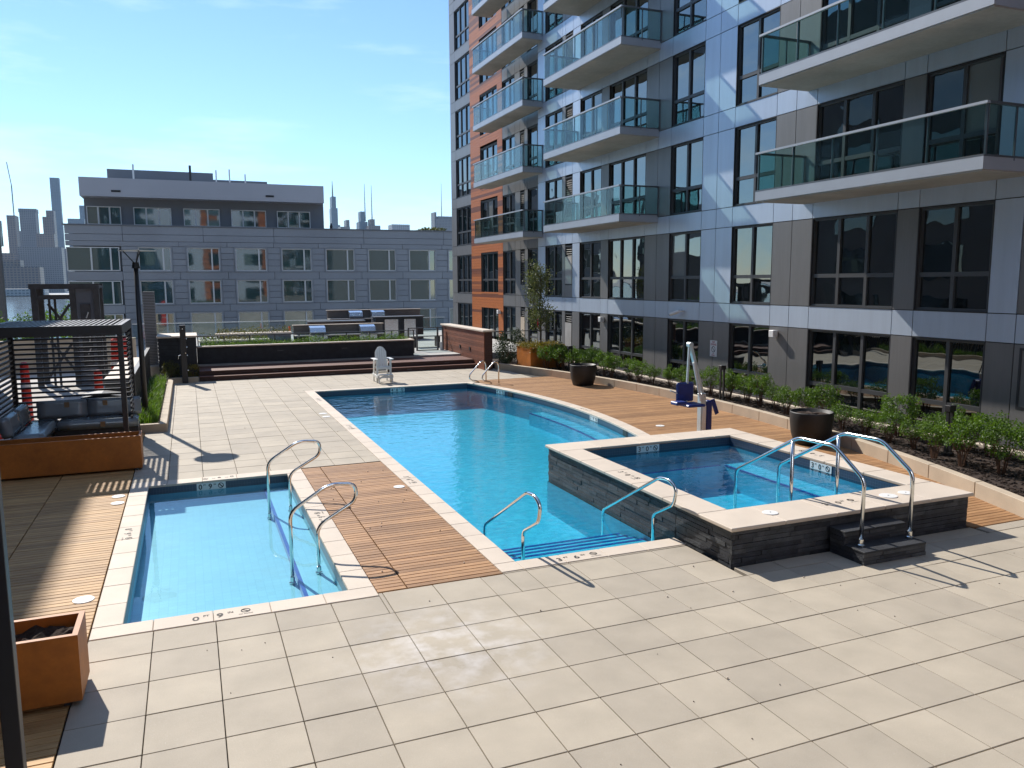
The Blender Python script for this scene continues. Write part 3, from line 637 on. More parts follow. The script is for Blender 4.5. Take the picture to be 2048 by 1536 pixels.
def facade(X, segs):
    for y0, y1, t in segs:
        for k in range(NF+1):
            za, zc = (.12, zb_(0)) if k == 0 else (zs_(k-1), zb_(k)); zd = zs_(k)
            if za > ztop_vis(y0)+2.5 and k > 2: continue
            mat = {'silver': 'silver', 'grey': 'grey'}.get(t)
            if k == 0 and t == 'silver': mat = 'grey'
            if t == 'w2': window(X, y0, y1, za, zc, 2, .82 if k else .68)
            elif t in ('w3', 'wo'): window(X, y0, y1, za, zc, 3, .82 if k else .68)
            elif t == 'lv':
                panel(X, y0, y1, za, za+.55, 'grey'); louver(X, y0, y1, za+.55, zc-.08, (1, 1, 0, 0, 0, 1, 0, 1)[k] if X < 15.8 else (2, 0, 0, 0, 0, 0, 0, 0)[k])
            elif mat: panel(X, y0, y1, za, zc, mat)
            if X < 15.8: panel(X, y0, y1, zc, zd, 'silver')
            elif t not in ('or', 'wo'): panel(X, y0, y1, zc, zd, 'grey')
facade(XF, main); facade(XR, rec)
boxobj('facade_panel', (XF+.0455, 34.86, .12), (XR+.19, 34.9, zs_(NF)-.03), 'silver', bd)
pl = MB(); z = -.3; PH = .15
while z < zs_(NF):
    k = int((z-2.275)//FH); inb = (z >= 2.275 and (z-2.275) % FH < .605)
    if z+PH > 2.2 and 2.275 > z: inb = True
    for a, b in (((40.46, 45.59),) if inb else ((40.46, 41.19), (43.93, 45.59))): pl.box(XR-.005, a, z+.004, XR+.04, b, z+PH-.004)
    z += PH
pl.build('orange_cladding', 'orange', bd, kind='stuff')
for a, b in ((40.2, 40.45),): pass
louver(XF-.01, 8.6, 10.93, .95, 2.2, 0)
# balconies
def balcony(y0, y1, xo, xw, k, npan, nside=2):
    b0 = 5.625+FH*k; b1 = 5.86+FH*k; ry = b1+1.04
    o = MB().box(xo+.02, y0+.02, b0, xw, y1-.02, b1-.02).build('balcony', 'soffit', bd)
    MB().box(xo, y0, b0+.03, xo+.018, y1, b1+.03).box(xo+.018, y0, b0+.03, xw, y0+.018, b1+.03).box(xo+.018, y1-.018, b0+.03, xw, y1, b1+.03).build('edge_trim', 'slabedge', o)
    MB().box(xo-.02, y0-.02, ry-.05, xo+.06, y1+.02, ry).build('top_rail', 'slabedge', o)
    MB().box(xo+.06, y0-.02, ry-.05, xw, y0+.06, ry).build('side_rail', 'railmetal', o); MB().box(xo+.06, y1-.06, ry-.05, xw, y1+.02, ry).build('side_rail', 'railmetal', o)
    MB().box(xo+.0, y0, b1+.031, xo+.05, y1, b1+.07).box(xo+.05, y0, b1+.031, xw, y0+.05, b1+.07).box(xo+.05, y1-.05, b1+.031, xw, y1, b1+.07).build('bottom_rail', 'railmetal', o)
    L = y1-y0
    for i in range(npan+1):
        y = y0+.03+(L-.06)*i/npan; boxobj('post', (xo+.05, y-.02, b1-.02), (xo+.09, y+.02, ry-.05), 'railmetal', o)
        if i < npan: boxobj('glass_panel', (xo+.02, y+.025, b1+.075), (xo+.032, y0+.03+(L-.06)*(i+1)/npan-.025, ry-.055), 'glass', o)
    for yy0 in (y0+.01, y1-.022):
        for i in range(nside):
            xa = xo+.1+(xw-xo-.12)*i/nside; xb = xo+.1+(xw-xo-.12)*(i+1)/nside
            boxobj('glass_panel', (xa+.02, yy0, b1+.075), (xb-.02, yy0+.012, ry-.055), 'glass', o); boxobj('post', (xb-.02, yy0-.012, b1-.02), (xb+.015, yy0+.02, ry-.051), 'railmetal', o)
for k in range(5): balcony(34.35, 41.1, 14.58, XF-.004, k, 6)
for k in range(4): balcony(24.48, 30.8, 14.02, XF-.004, k, 7)
for k in range(3): balcony(10.8, 17.3, 14.0, XF-.004, k, 5)
# open terrace door above the lower right balcony
dr = MB(); q = Matrix.Rotation(R(-62), 3, 'Z')
def dpt(s, z0, z1, w0, w1): dr.obox(Vector((XF-.02, 11.75, 0))+q @ Vector((0, (w0+w1)/2, 0))+Vector((0, 0, (z0+z1)/2)), (.05, w1-w0, z1-z0), q)
z0, z1 = 5.9, 8.05
dpt(0, z0, z1, 0, .1); dpt(0, z0, z1, .8, .9); dpt(0, z0, z0+.14, .1, .8); dpt(0, z1-.12, z1, .1, .8)
do = dr.build('balcony_door', 'frame', bd); MB().obox(Vector((XF-.02, 11.75, 0))+q @ Vector((0, .45, 0))+Vector((0, 0, (z0+z1)/2+.01)), (.012, .7, z1-z0-.26), q).build('pane', 'glass', do)

# fittings on the building
sg = thing('no_diving_sign', 'small white sign with red lettering and a black prohibition circle on the grey wall', 'sign', (XF, 21.05, 1.15))
MB().box(XF-.012, 20.88, 1.16, XF-.002, 21.24, 1.68).build('board', 'white', sg)
f = XF-.0135; m = MB(); m.text('NO', .085, (f, 21.125, 1.60), (0, -1, 0), (0, 0, 1)); m.text('DIVING', .085, (f, 21.20, 1.52), (0, -1, 0), (0, 0, 1)); m.text('NO', .05, (f, 21.10, 1.235), (0, -1, 0), (0, 0, 1)); m.text('DIVING', .05, (f, 21.15, 1.185), (0, -1, 0), (0, 0, 1)); m.build('lettering', 'redink', sg)
m = MB(); q3 = Vector((f, 21.06, 1.395)); m.ring(q3, .10, .082, (0, -1, 0), (0, 0, 1), 26); d = Vector((0, -1, -1))*.062; e_ = Vector((0, -1, 1))*.008; m.add([q3-d-e_, q3+d-e_, q3+d+e_, q3-d+e_], [(0, 1, 2, 3)]); m.build('symbol', 'ink', sg)
c = thing('security_camera', 'white bullet security camera on the silver band', 'camera', (XF, 22.9, 2.5))
MB().lathe([(.05, 0), (.055, .03)], 14).build('tmp', 'white', None); bpy.data.objects.remove(bpy.data.objects['tmp'])
MB().tube([(XF, 22.75, 2.56), (XF-.1, 22.8, 2.56), (XF-.16, 22.9, 2.54)], .03, 10).build('bracket', 'white', c, smooth=True); MB().tube([(XF-.14, 22.82, 2.56), (XF-.22, 23.25, 2.44)], .055, 12).build('housing', 'white', c); MB().tube([(XF-.221, 23.252, 2.439), (XF-.226, 23.275, 2.433)], .045, 12).build('lens', 'black', c)
for y, z, X, lab in ((18.15, 2.07, XF, 'white cube wall light between the ground floor windows nearest the sign'), (28.4, 2.05, XF, 'white cube wall light on the narrow grey pier behind the far black pot'), (40.85, 1.93, XR-.01, 'white cube wall light on the orange cladding')):
    t = thing('wall_light', lab, 'light', (X, y, z), 'cube wall lights')
    MB().box(X-.03, y-.06, z-.07, X, y+.06, z+.07).build('base_plate', 'white', t, bevel=.006); MB().box(X-.2, y-.1, z-.1, X-.03, y+.1, z+.1).build('housing', 'white', t, bevel=.012)
# ------------------------------------------------------------------ planting
def rnd_unit(rg):
    while True:
        v = Vector((rg.uniform(-1, 1), rg.uniform(-1, 1), rg.uniform(-1, 1)))
        if .05 < v.length < 1: return v.normalized()
def leaf(mb, p, s, rg, up=.4):
    n = (rnd_unit(rg)+Vector((0, 0, up))).normalized(); a = n.orthogonal().normalized(); a = Matrix.Rotation(rg.uniform(0, 6.28), 3, n) @ a; b = n.cross(a)
    l_, w_ = s*rg.uniform(.7, 1.25), s*.5*rg.uniform(.7, 1.2)
    mb.add([p-a*l_*.5, p+b*w_*.5+n*s*.08, p+a*l_*.5, p-b*w_*.5+n*s*.08], [(0, 1, 2, 3)])
def clumps(n, rx, rz, zc, rg, k, cr_, flat=0):
    out = []
    for _ in range(n):
        d = rnd_unit(rg); q = rg.uniform(.35, 1)**.6; c = Vector((d.x*rx*q, d.y*rx*q, zc+d.z*rz*q))
        for _ in range(k): out.append(c+rnd_unit(rg)*cr_*rg.uniform(.1, 1)**.5)
    return out
def shrub_mesh(seed, n=34, k=44, rx=.40, rz=.30, zc=.66, ls=.06):
    rg = random.Random(seed); l_ = MB()
    for p in clumps(n, rx, rz, zc, rg, k, .13):
        if p.z > .2: leaf(l_, p, ls, rg)
    t = MB()
    for _ in range(17):
        a = rg.uniform(0, 6.28); q = rg.uniform(.05, .13); e = rg.uniform(.12, .34)
        t.tube([(math.cos(a)*q*.5, math.sin(a)*q*.5, 0), (math.cos(a)*q, math.sin(a)*q, .25), (math.cos(a+.3)*e, math.sin(a+.3)*e, rg.uniform(.45, .78))], [.009, .007, .004], 5, False)
    return l_, t
sv = []
for s in range(4):
    l_, t = shrub_mesh(100+s); sv.append((l_.mesh('foliage', 'leaf'), t.mesh('stems', 'twig')))
def place_shrub(x, y, s, rot, var, label, z=.15):
    r_ = thing('shrub', label, 'shrub', (x, y, z), 'green shrubs in the facade planting bed'); r_.rotation_euler = (0, 0, rot); r_.scale = (s, s, s*random.uniform(.92, 1.08))
    for me, nm in zip(sv[var], ('foliage', 'stems')): o = link(bpy.data.objects.new(nm, me)); o.parent = r_
bed_o = [(arcx(KERB, 7.75+.5*k, .20), 7.75+.5*k) for k in range(45)]
structure('planting_bed', MB().prism([(arcx(KERB, 7.9, .2), 7.9)]+[(arcx(KERB, 8.2+.5*k, .2), 8.2+.5*k) for k in range(45)]+[(11.6, 30.9), (15.55, 30.9), (15.55, 7.9)], -.045, .15), 'soil')
structure('side_bed', MB().box(11.55, 30.9, -.045, 15.9, 36.4, .16), 'soil')
mulch = MB(); rg = random.Random(5)
for _ in range(5200):
    y = 8+22.5*rg.random()**1.6; x = rg.uniform(arcx(KERB, y, .25), 15.4); s = rg.uniform(.018, .05)
    mulch.obox((x, y, .155+rg.uniform(0, .02)), (s*1.7, s*.6, .012), Matrix.Rotation(rg.uniform(0, 3.1), 3, 'Z') @ Matrix.Rotation(rg.uniform(-.5, .5), 3, 'X'))
tag(mulch.build('mulch', 'soil'), 'dark bark mulch covering the planting bed by the facade', 'mulch', kind='stuff')
kb = thing('planter_kerb', 'curved cream stone kerb between the sun deck and the planting bed', 'kerb', (13, 19, 0))
ya = 7.76
while ya < 30.3:
    yb = min(ya+1.2, 30.4)-.006; ym = (ya+yb)/2
    MB().prism([(arcx(KERB, ya), ya), (arcx(KERB, ya, .17), ya), (arcx(KERB, ym, .17), ym), (arcx(KERB, yb, .17), yb), (arcx(KERB, yb), yb), (arcx(KERB, ym), ym)], -.045, .25).build('kerb_stone', 'kerbstone', kb, bevel=.006); ya = yb+.012
wk = thing('base_kerb', 'straight pale kerb strip along the foot of the facade behind the shrubs', 'kerb', (15.1, 19, 0))
for k in range(15): boxobj('kerb_stone', (14.98, 7.9+k*1.5, .0), (15.12, 7.9+k*1.5+1.49, .21), 'coping', wk, bevel=.006)
rg = random.Random(21); sh = []
y = 8.0
row = 0
while y < 27.6:
    xk = arcx(KERB, y); sh.append((max(xk+.75, 13.2 if y < 10 else 0)+rg.uniform(-.1, .15), y)); 
    if 14.55-xk > 1.7: sh.append((14.45+rg.uniform(-.15, .1), y+.3+rg.uniform(-.1, .1)))
    y += rg.uniform(.62, .82)
sh += [(12.9, 28.1), (13.45, 28.15), (14.05, 28.2), (14.5, 28.6)]
sh.sort(key=lambda p: p[1])
for k, (x, y) in enumerate(sh):
    nm = ORD[k] if k < 20 else {2: 'twenty-', 3: 'thirty-', 4: 'forty-', 5: 'fifty-'}[(k+1)//10]+ORD[(k+1) % 10-1] if (k+1) % 10 else {3: 'thirtieth', 4: 'fortieth', 5: 'fiftieth'}[(k+1)//10]
    place_shrub(x, y, rg.uniform(.70, 1.0), rg.uniform(0, 6), rg.randrange(4), 'green leafy shrub in the facade bed, %s counting from the near right end' % nm)

def bush(name, lab, cat, x, y, z, rx, rz, mat, n=30, k=40, ls=.06, cr_=.16, seed=0, group=None, twigs=True):
    rg = random.Random(seed); t = thing(name, lab, cat, (x, y, z), group); l_ = MB()
    for p in clumps(n, rx, rz, rz, rg, k, cr_):
        if p.z > .0: leaf(l_, Vector((x, y, z))+p, ls, rg)
    l_.build('foliage', mat, t)
    if twigs:
        s_ = MB()
        for _ in range(8): a = rg.uniform(0, 6.3); s_.tube([(x, y, z), (x+math.cos(a)*rx*.6, y+math.sin(a)*rx*.6, z+rz*1.2)], [.014, .005], 5, False)
        s_.build('stems', 'twig', t)
bush('rhododendron', 'dark glossy-leaved bush beside the end of the timber wall', 'bush', 12.75, 31.4, .15, .75, .72, 'leaf_dark', 46, 46, .085, .22, 3)
bush('rhododendron', 'dark small bush squeezed between the timber wall end and the kerb', 'bush', 12.15, 30.65, .15, .35, .42, 'leaf_dark', 22, 40, .08, .15, 9)

# tree in its corten planter
cp = thing('tree_planter', 'orange steel planter box with yellow-green groundcover holding the young tree', 'planter', (13.2, 29.2, .15))
px0, px1, py0, py1 = 12.45, 13.95, 28.6, 30.0
m = MB()
for a in ((px0, py0, px1, py0+.04), (px0, py1-.04, px1, py1), (px0, py0+.04, px0+.04, py1-.04), (px1-.04, py0+.04, px1, py1-.04)): m.box(a[0], a[1], .13, a[2], a[3], .98)
m.build('steel_walls', 'corten', cp); MB().box(px0+.04, py0+.04, .2, px1-.04, py1-.04, .90).build('soil', 'soil', cp)
rg = random.Random(8); l_ = MB()
for _ in range(3600):
    yy_ = rg.uniform(py0-.1, py1+.05); leaf(l_, Vector((rg.uniform(px0-.05, px1+.05), yy_, .93+abs(rg.gauss(0, .10))-(rg.random()*.22 if yy_ < py0 else 0))), .075, rg)
l_.build('groundcover', 'leaf_yellow', cp, kind='stuff')
tr = thing('young_tree', 'slender young tree with sparse upright crown in the orange planter', 'tree', (13.15, 29.2, .9))
rg = random.Random(14); tk = MB(); B = Vector((13.15, 29.2, .88))
tk.tube([B, B+Vector((.02, 0, .7)), B+Vector((-.02, .02, 1.7)), B+Vector((.03, 0, 2.6)), B+Vector((.02, 0, 3.45))], [.05, .042, .034, .022, .008], 8)
tips = []
for k in range(26):
    z = rg.uniform(.45, 2.9); a = rg.uniform(0, 6.28); L = rg.uniform(.5, .95)*(1.05-.22*abs(z-1.6)); p = B+Vector((0, 0, z)); e = p+Vector((math.cos(a)*L*.62, math.sin(a)*L*.62, L*.95)); md = p.lerp(e, .5)+Vector((math.cos(a)*.07, math.sin(a)*.07, -.05))
    if z < .6: e = p+Vector((math.cos(a)*.3, math.sin(a)*.3, 1.3)); md = p.lerp(e, .5)
    tk.tube([p, md, e], [.016, .011, .004], 6, False); tips += [p.lerp(e, t) for t in (.45, .6, .75, .9, 1.0)]+[e+Vector((0, 0, .12))]
tk.build('trunk', 'bark', tr, smooth=True); l_ = MB()
for p in tips:
    if rg.random() < .18: continue
    for _ in range(rg.randrange(16, 36)): leaf(l_, p+Vector((rg.gauss(0, .14), rg.gauss(0, .14), rg.gauss(0, .13))), .095, rg, .2)
l_.build('crown', 'leaf_tree', tr); MB().box(12.98, 29.05, 1.75, 13.0, 29.13, 2.15).build('nursery_tag', 'redink', tr)

# ------------------------------------------------------------------ pots and planters
def pot(lab, x, y, r_, h):
    t = thing('round_pot', lab, 'pot', (x, y, 0), 'black round pots')
    MB().lathe([(r_*.66, 0), (r_*.78, .02), (r_*.93, h*.35), (r_*1.0, h*.75), (r_, h*.97), (r_*.99, h), (r_*.94, h), (r_*.92, h-.1), (r_*.5, h-.105)], 40, (x, y)).build('bowl', 'potblack', t, smooth=True)
    rg = random.Random(int(x*10+y)); m = MB(); n = 24; vs = [(x, y, h-.05)]
    for i in range(1, 5):
        for j in range(n): a = 6.283*j/n; vs.append((x+math.cos(a)*r_*.91*i/4, y+math.sin(a)*r_*.91*i/4, h-.06+rg.uniform(-.02, .02)-.02*(i == 4)))
    fs = [(0, 1+j, 1+(j+1) % n) for j in range(n)]+[(1+(i-1)*n+j, 1+i*n+j, 1+i*n+(j+1) % n, 1+(i-1)*n+(j+1) % n) for i in range(1, 4) for j in range(n)]
    m.add(vs, fs).build('soil', 'soil', t)
pot('empty round black pot on the sun deck near the orange tree planter', 12.62, 24.4, .46, .72)
pot('empty round black pot on the sun deck behind the hot tub', 12.62, 13.45, .46, .72)
def trough(name, lab, x0, y0, x1, y1, z0, z1, soil_z):
    t = thing(name, lab, 'planter', ((x0+x1)/2, y0, 0), 'orange steel planters'); m = MB(); e = .045
    for a in ((x0, y0, x1, y0+e), (x0, y1-e, x1, y1), (x0, y0+e, x0+e, y1-e), (x1-e, y0+e, x1, y1-e)): m.box(a[0], a[1], z0, a[2], a[3], z1)
    m.build('steel_walls', 'corten', t)
    rg = random.Random(4); n = 14; g = MB(); vs = []
    nx, ny = max(4, int((x1-x0)/.06)), max(4, int((y1-y0)/.06))
    for i in range(nx+1):
        for j in range(ny+1): vs.append((x0+e+(x1-x0-2*e)*i/nx, y0+e+(y1-y0-2*e)*j/ny, soil_z+rg.uniform(-.02, .025)+.03*math.sin(i*.7+j)))
    g.add(vs, [(i*(ny+1)+j, (i+1)*(ny+1)+j, (i+1)*(ny+1)+j+1, i*(ny+1)+j+1) for i in range(nx) for j in range(ny)]).build('soil', 'soil', t)
    for fx in (x0+.12, x1-.12):
        for fy in (y0+.08, y1-.08): boxobj('foot', (fx-.03, fy-.03, .0), (fx+.03, fy+.03, z0), 'black', t)
trough('steel_planter', 'orange steel planter box with soil at the near left corner of the deck', -1.85, 7.32, -1.02, 7.87, .05, .64, .535)
trough('steel_planter', 'long orange steel planter in front of the pergola lounge', -4.3, 16.65, -.985, 17.22, .05, .68, .5)

# ------------------------------------------------------------------ pergola lounge
def pergola(lab):
    t = thing('pergola', lab, 'pergola', (-2.55, 19.5, 0), 'black slatted pergolas'); x0, x1, y0, y1, zt = -3.83, -1.28, 18.05, 21.0, 2.76; p = .1
    for x, y in ((x0, y0), (x1-p, y0), (x0, y1-p), (x1-p, y1-p)): boxobj('post', (x, y, 0), (x+p, y+p, zt-.2), 'pergola', t, bevel=.004)
    for a in ((x0, y0, x1, y0+p), (x0, y1-p, x1, y1), (x0, y0+p, x0+p, y1-p), (x1-p, y0+p, x1, y1-p)): boxobj('beam', (a[0], a[1], zt-.2), (a[2], a[3], zt), 'pergola', t, bevel=.004)
    n = 23
    for k in range(n): x = x0+p+.04+(x1-x0-2*p-.08)*k/(n-1); boxobj('roof_slat', (x-.02, y0+p+.001, zt-.1), (x+.02, y1-p-.001, zt-.003), 'pergola', t)
    for k in range(18):
        z = .52+.112*k; boxobj('wall_slat', (x0+p+.001, y1-.075, z), (x1-p-.001, y1-.03, z+.045), 'pergola', t)
        boxobj('wall_slat', (x0+.03, y0+p+.001, z), (x0+.075, y1-p-.001, z+.045), 'pergola', t); boxobj('wall_slat', (x1-.07, y1-1.0, z), (x1-.03, y1-p-.001, z+.045), 'pergola', t)
    return t
pg = pergola('black steel pergola with slatted walls over the cushioned lounge')
pg2 = copy_thing(pg, (pg.location.x+.15, pg.location.y-15.37, 0), label='black pergola whose post stands at the near left edge')
for o_ in list(pg2.children):
    if o_.name.startswith('wall_slat'): bpy.data.objects.remove(o_)
sf = thing('lounge_bench', 'dark slatted corner bench under the pergola', 'bench', (-2.4, 19.3, 0))
MB().box(-3.65, 20.05, .06, -1.22, 20.86, .32).build('back_base', 'pergola', sf, bevel=.005); MB().box(-3.67, 18.25, .06, -2.95, 20.04, .32).build('side_base', 'pergola', sf, bevel=.005)
def cushion(lab, lo, hi, rot=0.0, axis='X', tagp=None, cat='cushion'):
    c = [(a+b)/2 for a, b in zip(lo, hi)]; s = [b-a for a, b in zip(lo, hi)]; bm = bmesh.new(); bmesh.ops.create_cube(bm, size=1)
    for v in bm.verts: v.co = Vector((v.co.x*s[0], v.co.y*s[1], v.co.z*s[2]))
    bmesh.ops.bevel(bm, geom=bm.edges[:], offset=.03, segments=2, affect='EDGES'); bmesh.ops.subdivide_edges(bm, edges=[e for e in bm.edges if e.calc_length() > .25], cuts=5, use_grid_fill=True)
    rg = random.Random(lab)
    for v in bm.verts: v.co += Vector((rg.gauss(0, .004), rg.gauss(0, .004), rg.gauss(0, .004)))
    me = bpy.data.meshes.new('cushion'); bm.to_mesh(me); bm.free(); me.materials.append(MATS['plastic_wrap']); me.polygons.foreach_set('use_smooth', [True]*len(me.polygons))
    o = link(bpy.data.objects.new('wrapped_cushion', me)); o.location = c; o.rotation_euler = (rot, 0, 0) if axis == 'X' else (0, rot, 0); tag(o, lab, cat, 'plastic wrapped lounge cushions')
    if tagp:
        k = MB().box(-.05, -s[1]/2-.012, -.06, .05, -s[1]/2-.009, .06); q = k.build('paper_tag', 'cardboard'); q.parent = o; q.location = tagp
cushion('plastic-wrapped seat cushion along the back of the lounge', (-2.86, 19.98, .32), (-1.22, 20.58, .53), tagp=(.1, 0, 0))
cushion('plastic-wrapped seat cushion on the left arm of the lounge', (-3.44, 18.3, .32), (-2.88, 20.56, .53))
cushion('plastic-wrapped back cushion at the right of the rear lounge row', (-2.28, 20.56, .51), (-1.16, 20.74, .93), R(-9), tagp=(-.2, 0, .1))
cushion('plastic-wrapped back cushion at the middle of the rear lounge row', (-3.32, 20.56, .51), (-2.30, 20.74, .93), R(-9), tagp=(.1, 0, .1))
cushion('plastic-wrapped back cushion nearest the camera on the left lounge arm', (-3.64, 18.32, .51), (-3.44, 19.4, .93), R(-10), 'Y')
cushion('plastic-wrapped back cushion nearest the corner on the left lounge arm', (-3.64, 19.42, .51), (-3.44, 20.5, .93), R(-10), 'Y')

# ------------------------------------------------------------------ lamp, shower, bollards
lp = thing('lamp_post', 'tall dark lamp post with a thin round reflector disc, beside the pergola', 'lamp post', (-1.17, 22.4, .08))
MB().lathe([(.15, .08), (.15, .11), (.08, .13), (.075, .14)], 16, (-1.17, 22.4)).build('base_plate', 'black', lp)
MB().tube([(-1.17, 22.4, .1), (-1.17, 22.4, 4.0)], [.075, .055], 14).build('pole', 'pergola', lp, smooth=True); MB().tube([(-1.17, 22.4, 3.98), (-1.17, 22.4, 4.13)], [.10, .075], 12).build('lamp_head', 'black', lp)
MB().lathe([(.44, 4.42), (.44, 4.435), (.01, 4.435)], 36, (-1.12, 22.4)).build('reflector_disc', 'liftmetal', lp)
for dx, dy in ((-.33, .02), (.05, .33), (.05, -.33)): MB().tube([(-1.17, 22.4, 4.08), (-1.12+dx, 22.4+dy, 4.42)], .013, 6).build('arm', 'black', lp)
sw = thing('outdoor_shower', 'square dark outdoor shower column in front of the yellow-green bushes', 'shower', (-.23, 30.9, 0))
boxobj('column', (-.33, 30.82, .0), (-.13, 31.02, 2.1), 'pergola', sw, bevel=.006)
for z in (.45, 1.0, 1.3, 1.6): MB().lathe([(.022, 0), (.022, .03), (.004, .03)], 10).build('jet', 'steel', sw).matrix_basis = Matrix.Translation((-.13, 30.92, z)) @ Matrix.Rotation(R(90), 4, 'Y')
MB().tube([(-.23, 30.82, 1.98), (-.23, 30.62, 1.98)], .02, 8).build('shower_head', 'steel', sw); MB().tube([(-.33, 30.9, 1.02), (-.41, 30.88, 1.0), (-.42, 30.88, .88)], .014, 8).build('tap', 'steel', sw); MB().tube([(-.23, 30.82, 1.1), (-.17, 30.74, 1.1)], .02, 8).build('valve', 'steel', sw)
def bollard(lab, x, y, z=.15, h=1.0):
    t = thing('bollard_light', lab, 'bollard', (x, y, z), 'black garden bollard lights')
    for dx in (-.055, .055): boxobj('leg', (x+dx-.018, y-.03, z-.02), (x+dx+.018, y+.03, z+h-.12), 'black', t)
    boxobj('light_head', (x-.085, y-.06, z+h-.12), (x+.085, y+.06, z+h), 'black', t, bevel=.004); boxobj('base', (x-.09, y-.07, z-.02), (x+.09, y+.07, z+.06), 'black', t)
bollard('black bollard light among shrubs beside the orange tree planter', 13.35, 26.9); bollard('black bollard light among shrubs below the no diving sign', 13.95, 18.4, h=1.05); bollard('black bollard light among shrubs at the near right', 13.7, 10.9, h=1.0)
# ------------------------------------------------------------------ lifeguard chair
ch = thing('lifeguard_chair', 'white adirondack style lifeguard chair at the far end of the pool', 'chair', (6.4, 28.1, 0))
cx, cy = 6.42, 28.0
def cb(name, a, b): return boxobj(name, (cx+a[0], cy+a[1], a[2]), (cx+b[0], cy+b[1], b[2]), 'white', ch, bevel=.006)
for sx in (-1, 1):
    MB().bar((cx+sx*.29, cy-.02, 0), (cx+sx*.29, cy-.02, .86), .05, .09).build('front_leg', 'white', ch, bevel=.005)
    MB().bar((cx+sx*.29, cy+.62, 0), (cx+sx*.29, cy+.5, .80), .05, .09).build('rear_leg', 'white', ch, bevel=.005)
    MB().box(cx+sx*.33-.09, cy-.12, .86, cx+sx*.33+.09, cy+.55, .885).build('armrest', 'white', ch, bevel=.006)
    MB().bar((cx+sx*.285, cy-.30, .0), (cx+sx*.285, cy-.26, .30), .05, .08).build('step_leg', 'white', ch, bevel=.005)
    MB().bar((cx+sx*.33, cy-.28, .24), (cx+sx*.33, cy+.6, .27), .03, .09).build('side_rail', 'white', ch, bevel=.004)
for k in range(5): cb('seat_slat', (-.27, -.04+.1*k, .585-.012*k), (.27, .05+.1*k, .61-.012*k))
cb('seat_apron', (-.31, -.06, .49), (.31, -.03, .60)); cb('step_slat', (-.31, -.34, .30), (.31, -.23, .33)); cb('step_slat', (-.31, -.22, .30), (.31, -.12, .33)); cb('cross_bar', (-.31, .55, .3), (.31, .59, .38))
m = MB(); n = 10; pts = [(cx-.3+.6*i/n, .305-.10*(abs(i-n/2)/(n/2))**2) for i in range(n+1)]
vs = [(x, cy-.345, z) for x, z in pts]+[(x, cy-.345, .20 if abs(x-cx) < .22 else .16) for x, z in pts]+[(x, cy-.32, z) for x, z in pts]+[(x, cy-.32, .20 if abs(x-cx) < .22 else .16) for x, z in pts]; N = n+1
fs = []
for i in range(n): fs += [(i, N+i, N+i+1, i+1), (2*N+i+1, 3*N+i+1, 3*N+i, 2*N+i), (i, i+1, 2*N+i+1, 2*N+i), (N+i, 3*N+i, 3*N+i+1, N+i+1)]
m.add(vs, fs).build('step_apron', 'white', ch)
for k in range(5):
    x0 = -.245+.1*k; hts = [.60+.70*.5+.36*math.sqrt(max(0, 1-((x0+.02*j-.0)/.262)**2)) for j in range(5)]
    pl_ = []
    for j, hh in enumerate(hts): pl_.append((x0+.0225*j, hh))
    vs = []
    for d in (0, .024):
        for x, z in pl_: vs.append((cx+x, cy+.36+d+(z-.6)*.22, z))
        for x, z in reversed(pl_): vs.append((cx+x, cy+.36+d-.02, .56))
    q = len(pl_)*2; m = MB().add(vs, [tuple(range(q)), tuple(reversed(range(q, 2*q)))]+[(i, i+q, (i+1) % q+q, (i+1) % q) for i in range(q)]); m.build('back_slat', 'white', ch)
ch.scale = (.84, .95, .97)
# ------------------------------------------------------------------ pool lift
lf = thing('pool_lift', 'white accessible pool lift with navy seat standing on the sun deck', 'pool lift', (11.1, 15.3, 0))
Ly = 15.3
MB().lathe([(.16, .0), (.16, .015), (.06, .02), (.05, .05)], 18, (10.92, Ly)).build('floor_plate', 'liftmetal', lf)
MB().box(10.96, Ly-.09, .0, 11.10, Ly+.07, .98).build('mast', 'liftmetal', lf, bevel=.012)
MB().box(10.98, Ly-.13, .1, 11.08, Ly-.092, .7).build('control_box', 'white', lf, bevel=.008)
MB().bar((11.06, Ly, .90), (10.68, Ly, 2.12), .10, .075).build('lift_arm', 'liftmetal', lf, bevel=.01); MB().bar((10.98, Ly-.06, .78), (10.74, Ly-.06, 1.72), .055, .05).build('actuator', 'white', lf, bevel=.008); MB().bar((11.12, Ly+.05, .98), (10.9, Ly+.05, 1.5), .025, .02).build('tie_rod', 'black', lf)
MB().tube([(10.67, Ly-.06, 2.13), (10.67, Ly+.06, 2.13)], .06, 14).build('pivot', 'liftmetal', lf); MB().bar((10.655, Ly, 2.14), (10.60, Ly, .74), .055, .045).build('hanger_bar', 'liftmetal', lf, bevel=.008)
def nav(name, lo, hi, bv=.03): MB().box(*lo, *hi).build(name, 'navy', lf, bevel=bv)
nav('seat_back', (10.33, Ly-.03, .80), (10.80, Ly+.05, 1.26), .035); nav('seat_pan', (10.33, Ly-.5, .74), (10.80, Ly-.02, .80), .025); nav('footrest', (9.98, Ly-.55, .82), (10.26, Ly-.28, .90), .02)
MB().bar((10.34, Ly-.2, .80), (10.16, Ly-.3, .84), .09, .07).build('footrest_bracket', 'navy', lf, bevel=.01); MB().tube([(10.33, Ly-.02, 1.02), (10.1, Ly-.1, 1.1)], .018, 8).build('armrest', 'liftmetal', lf)
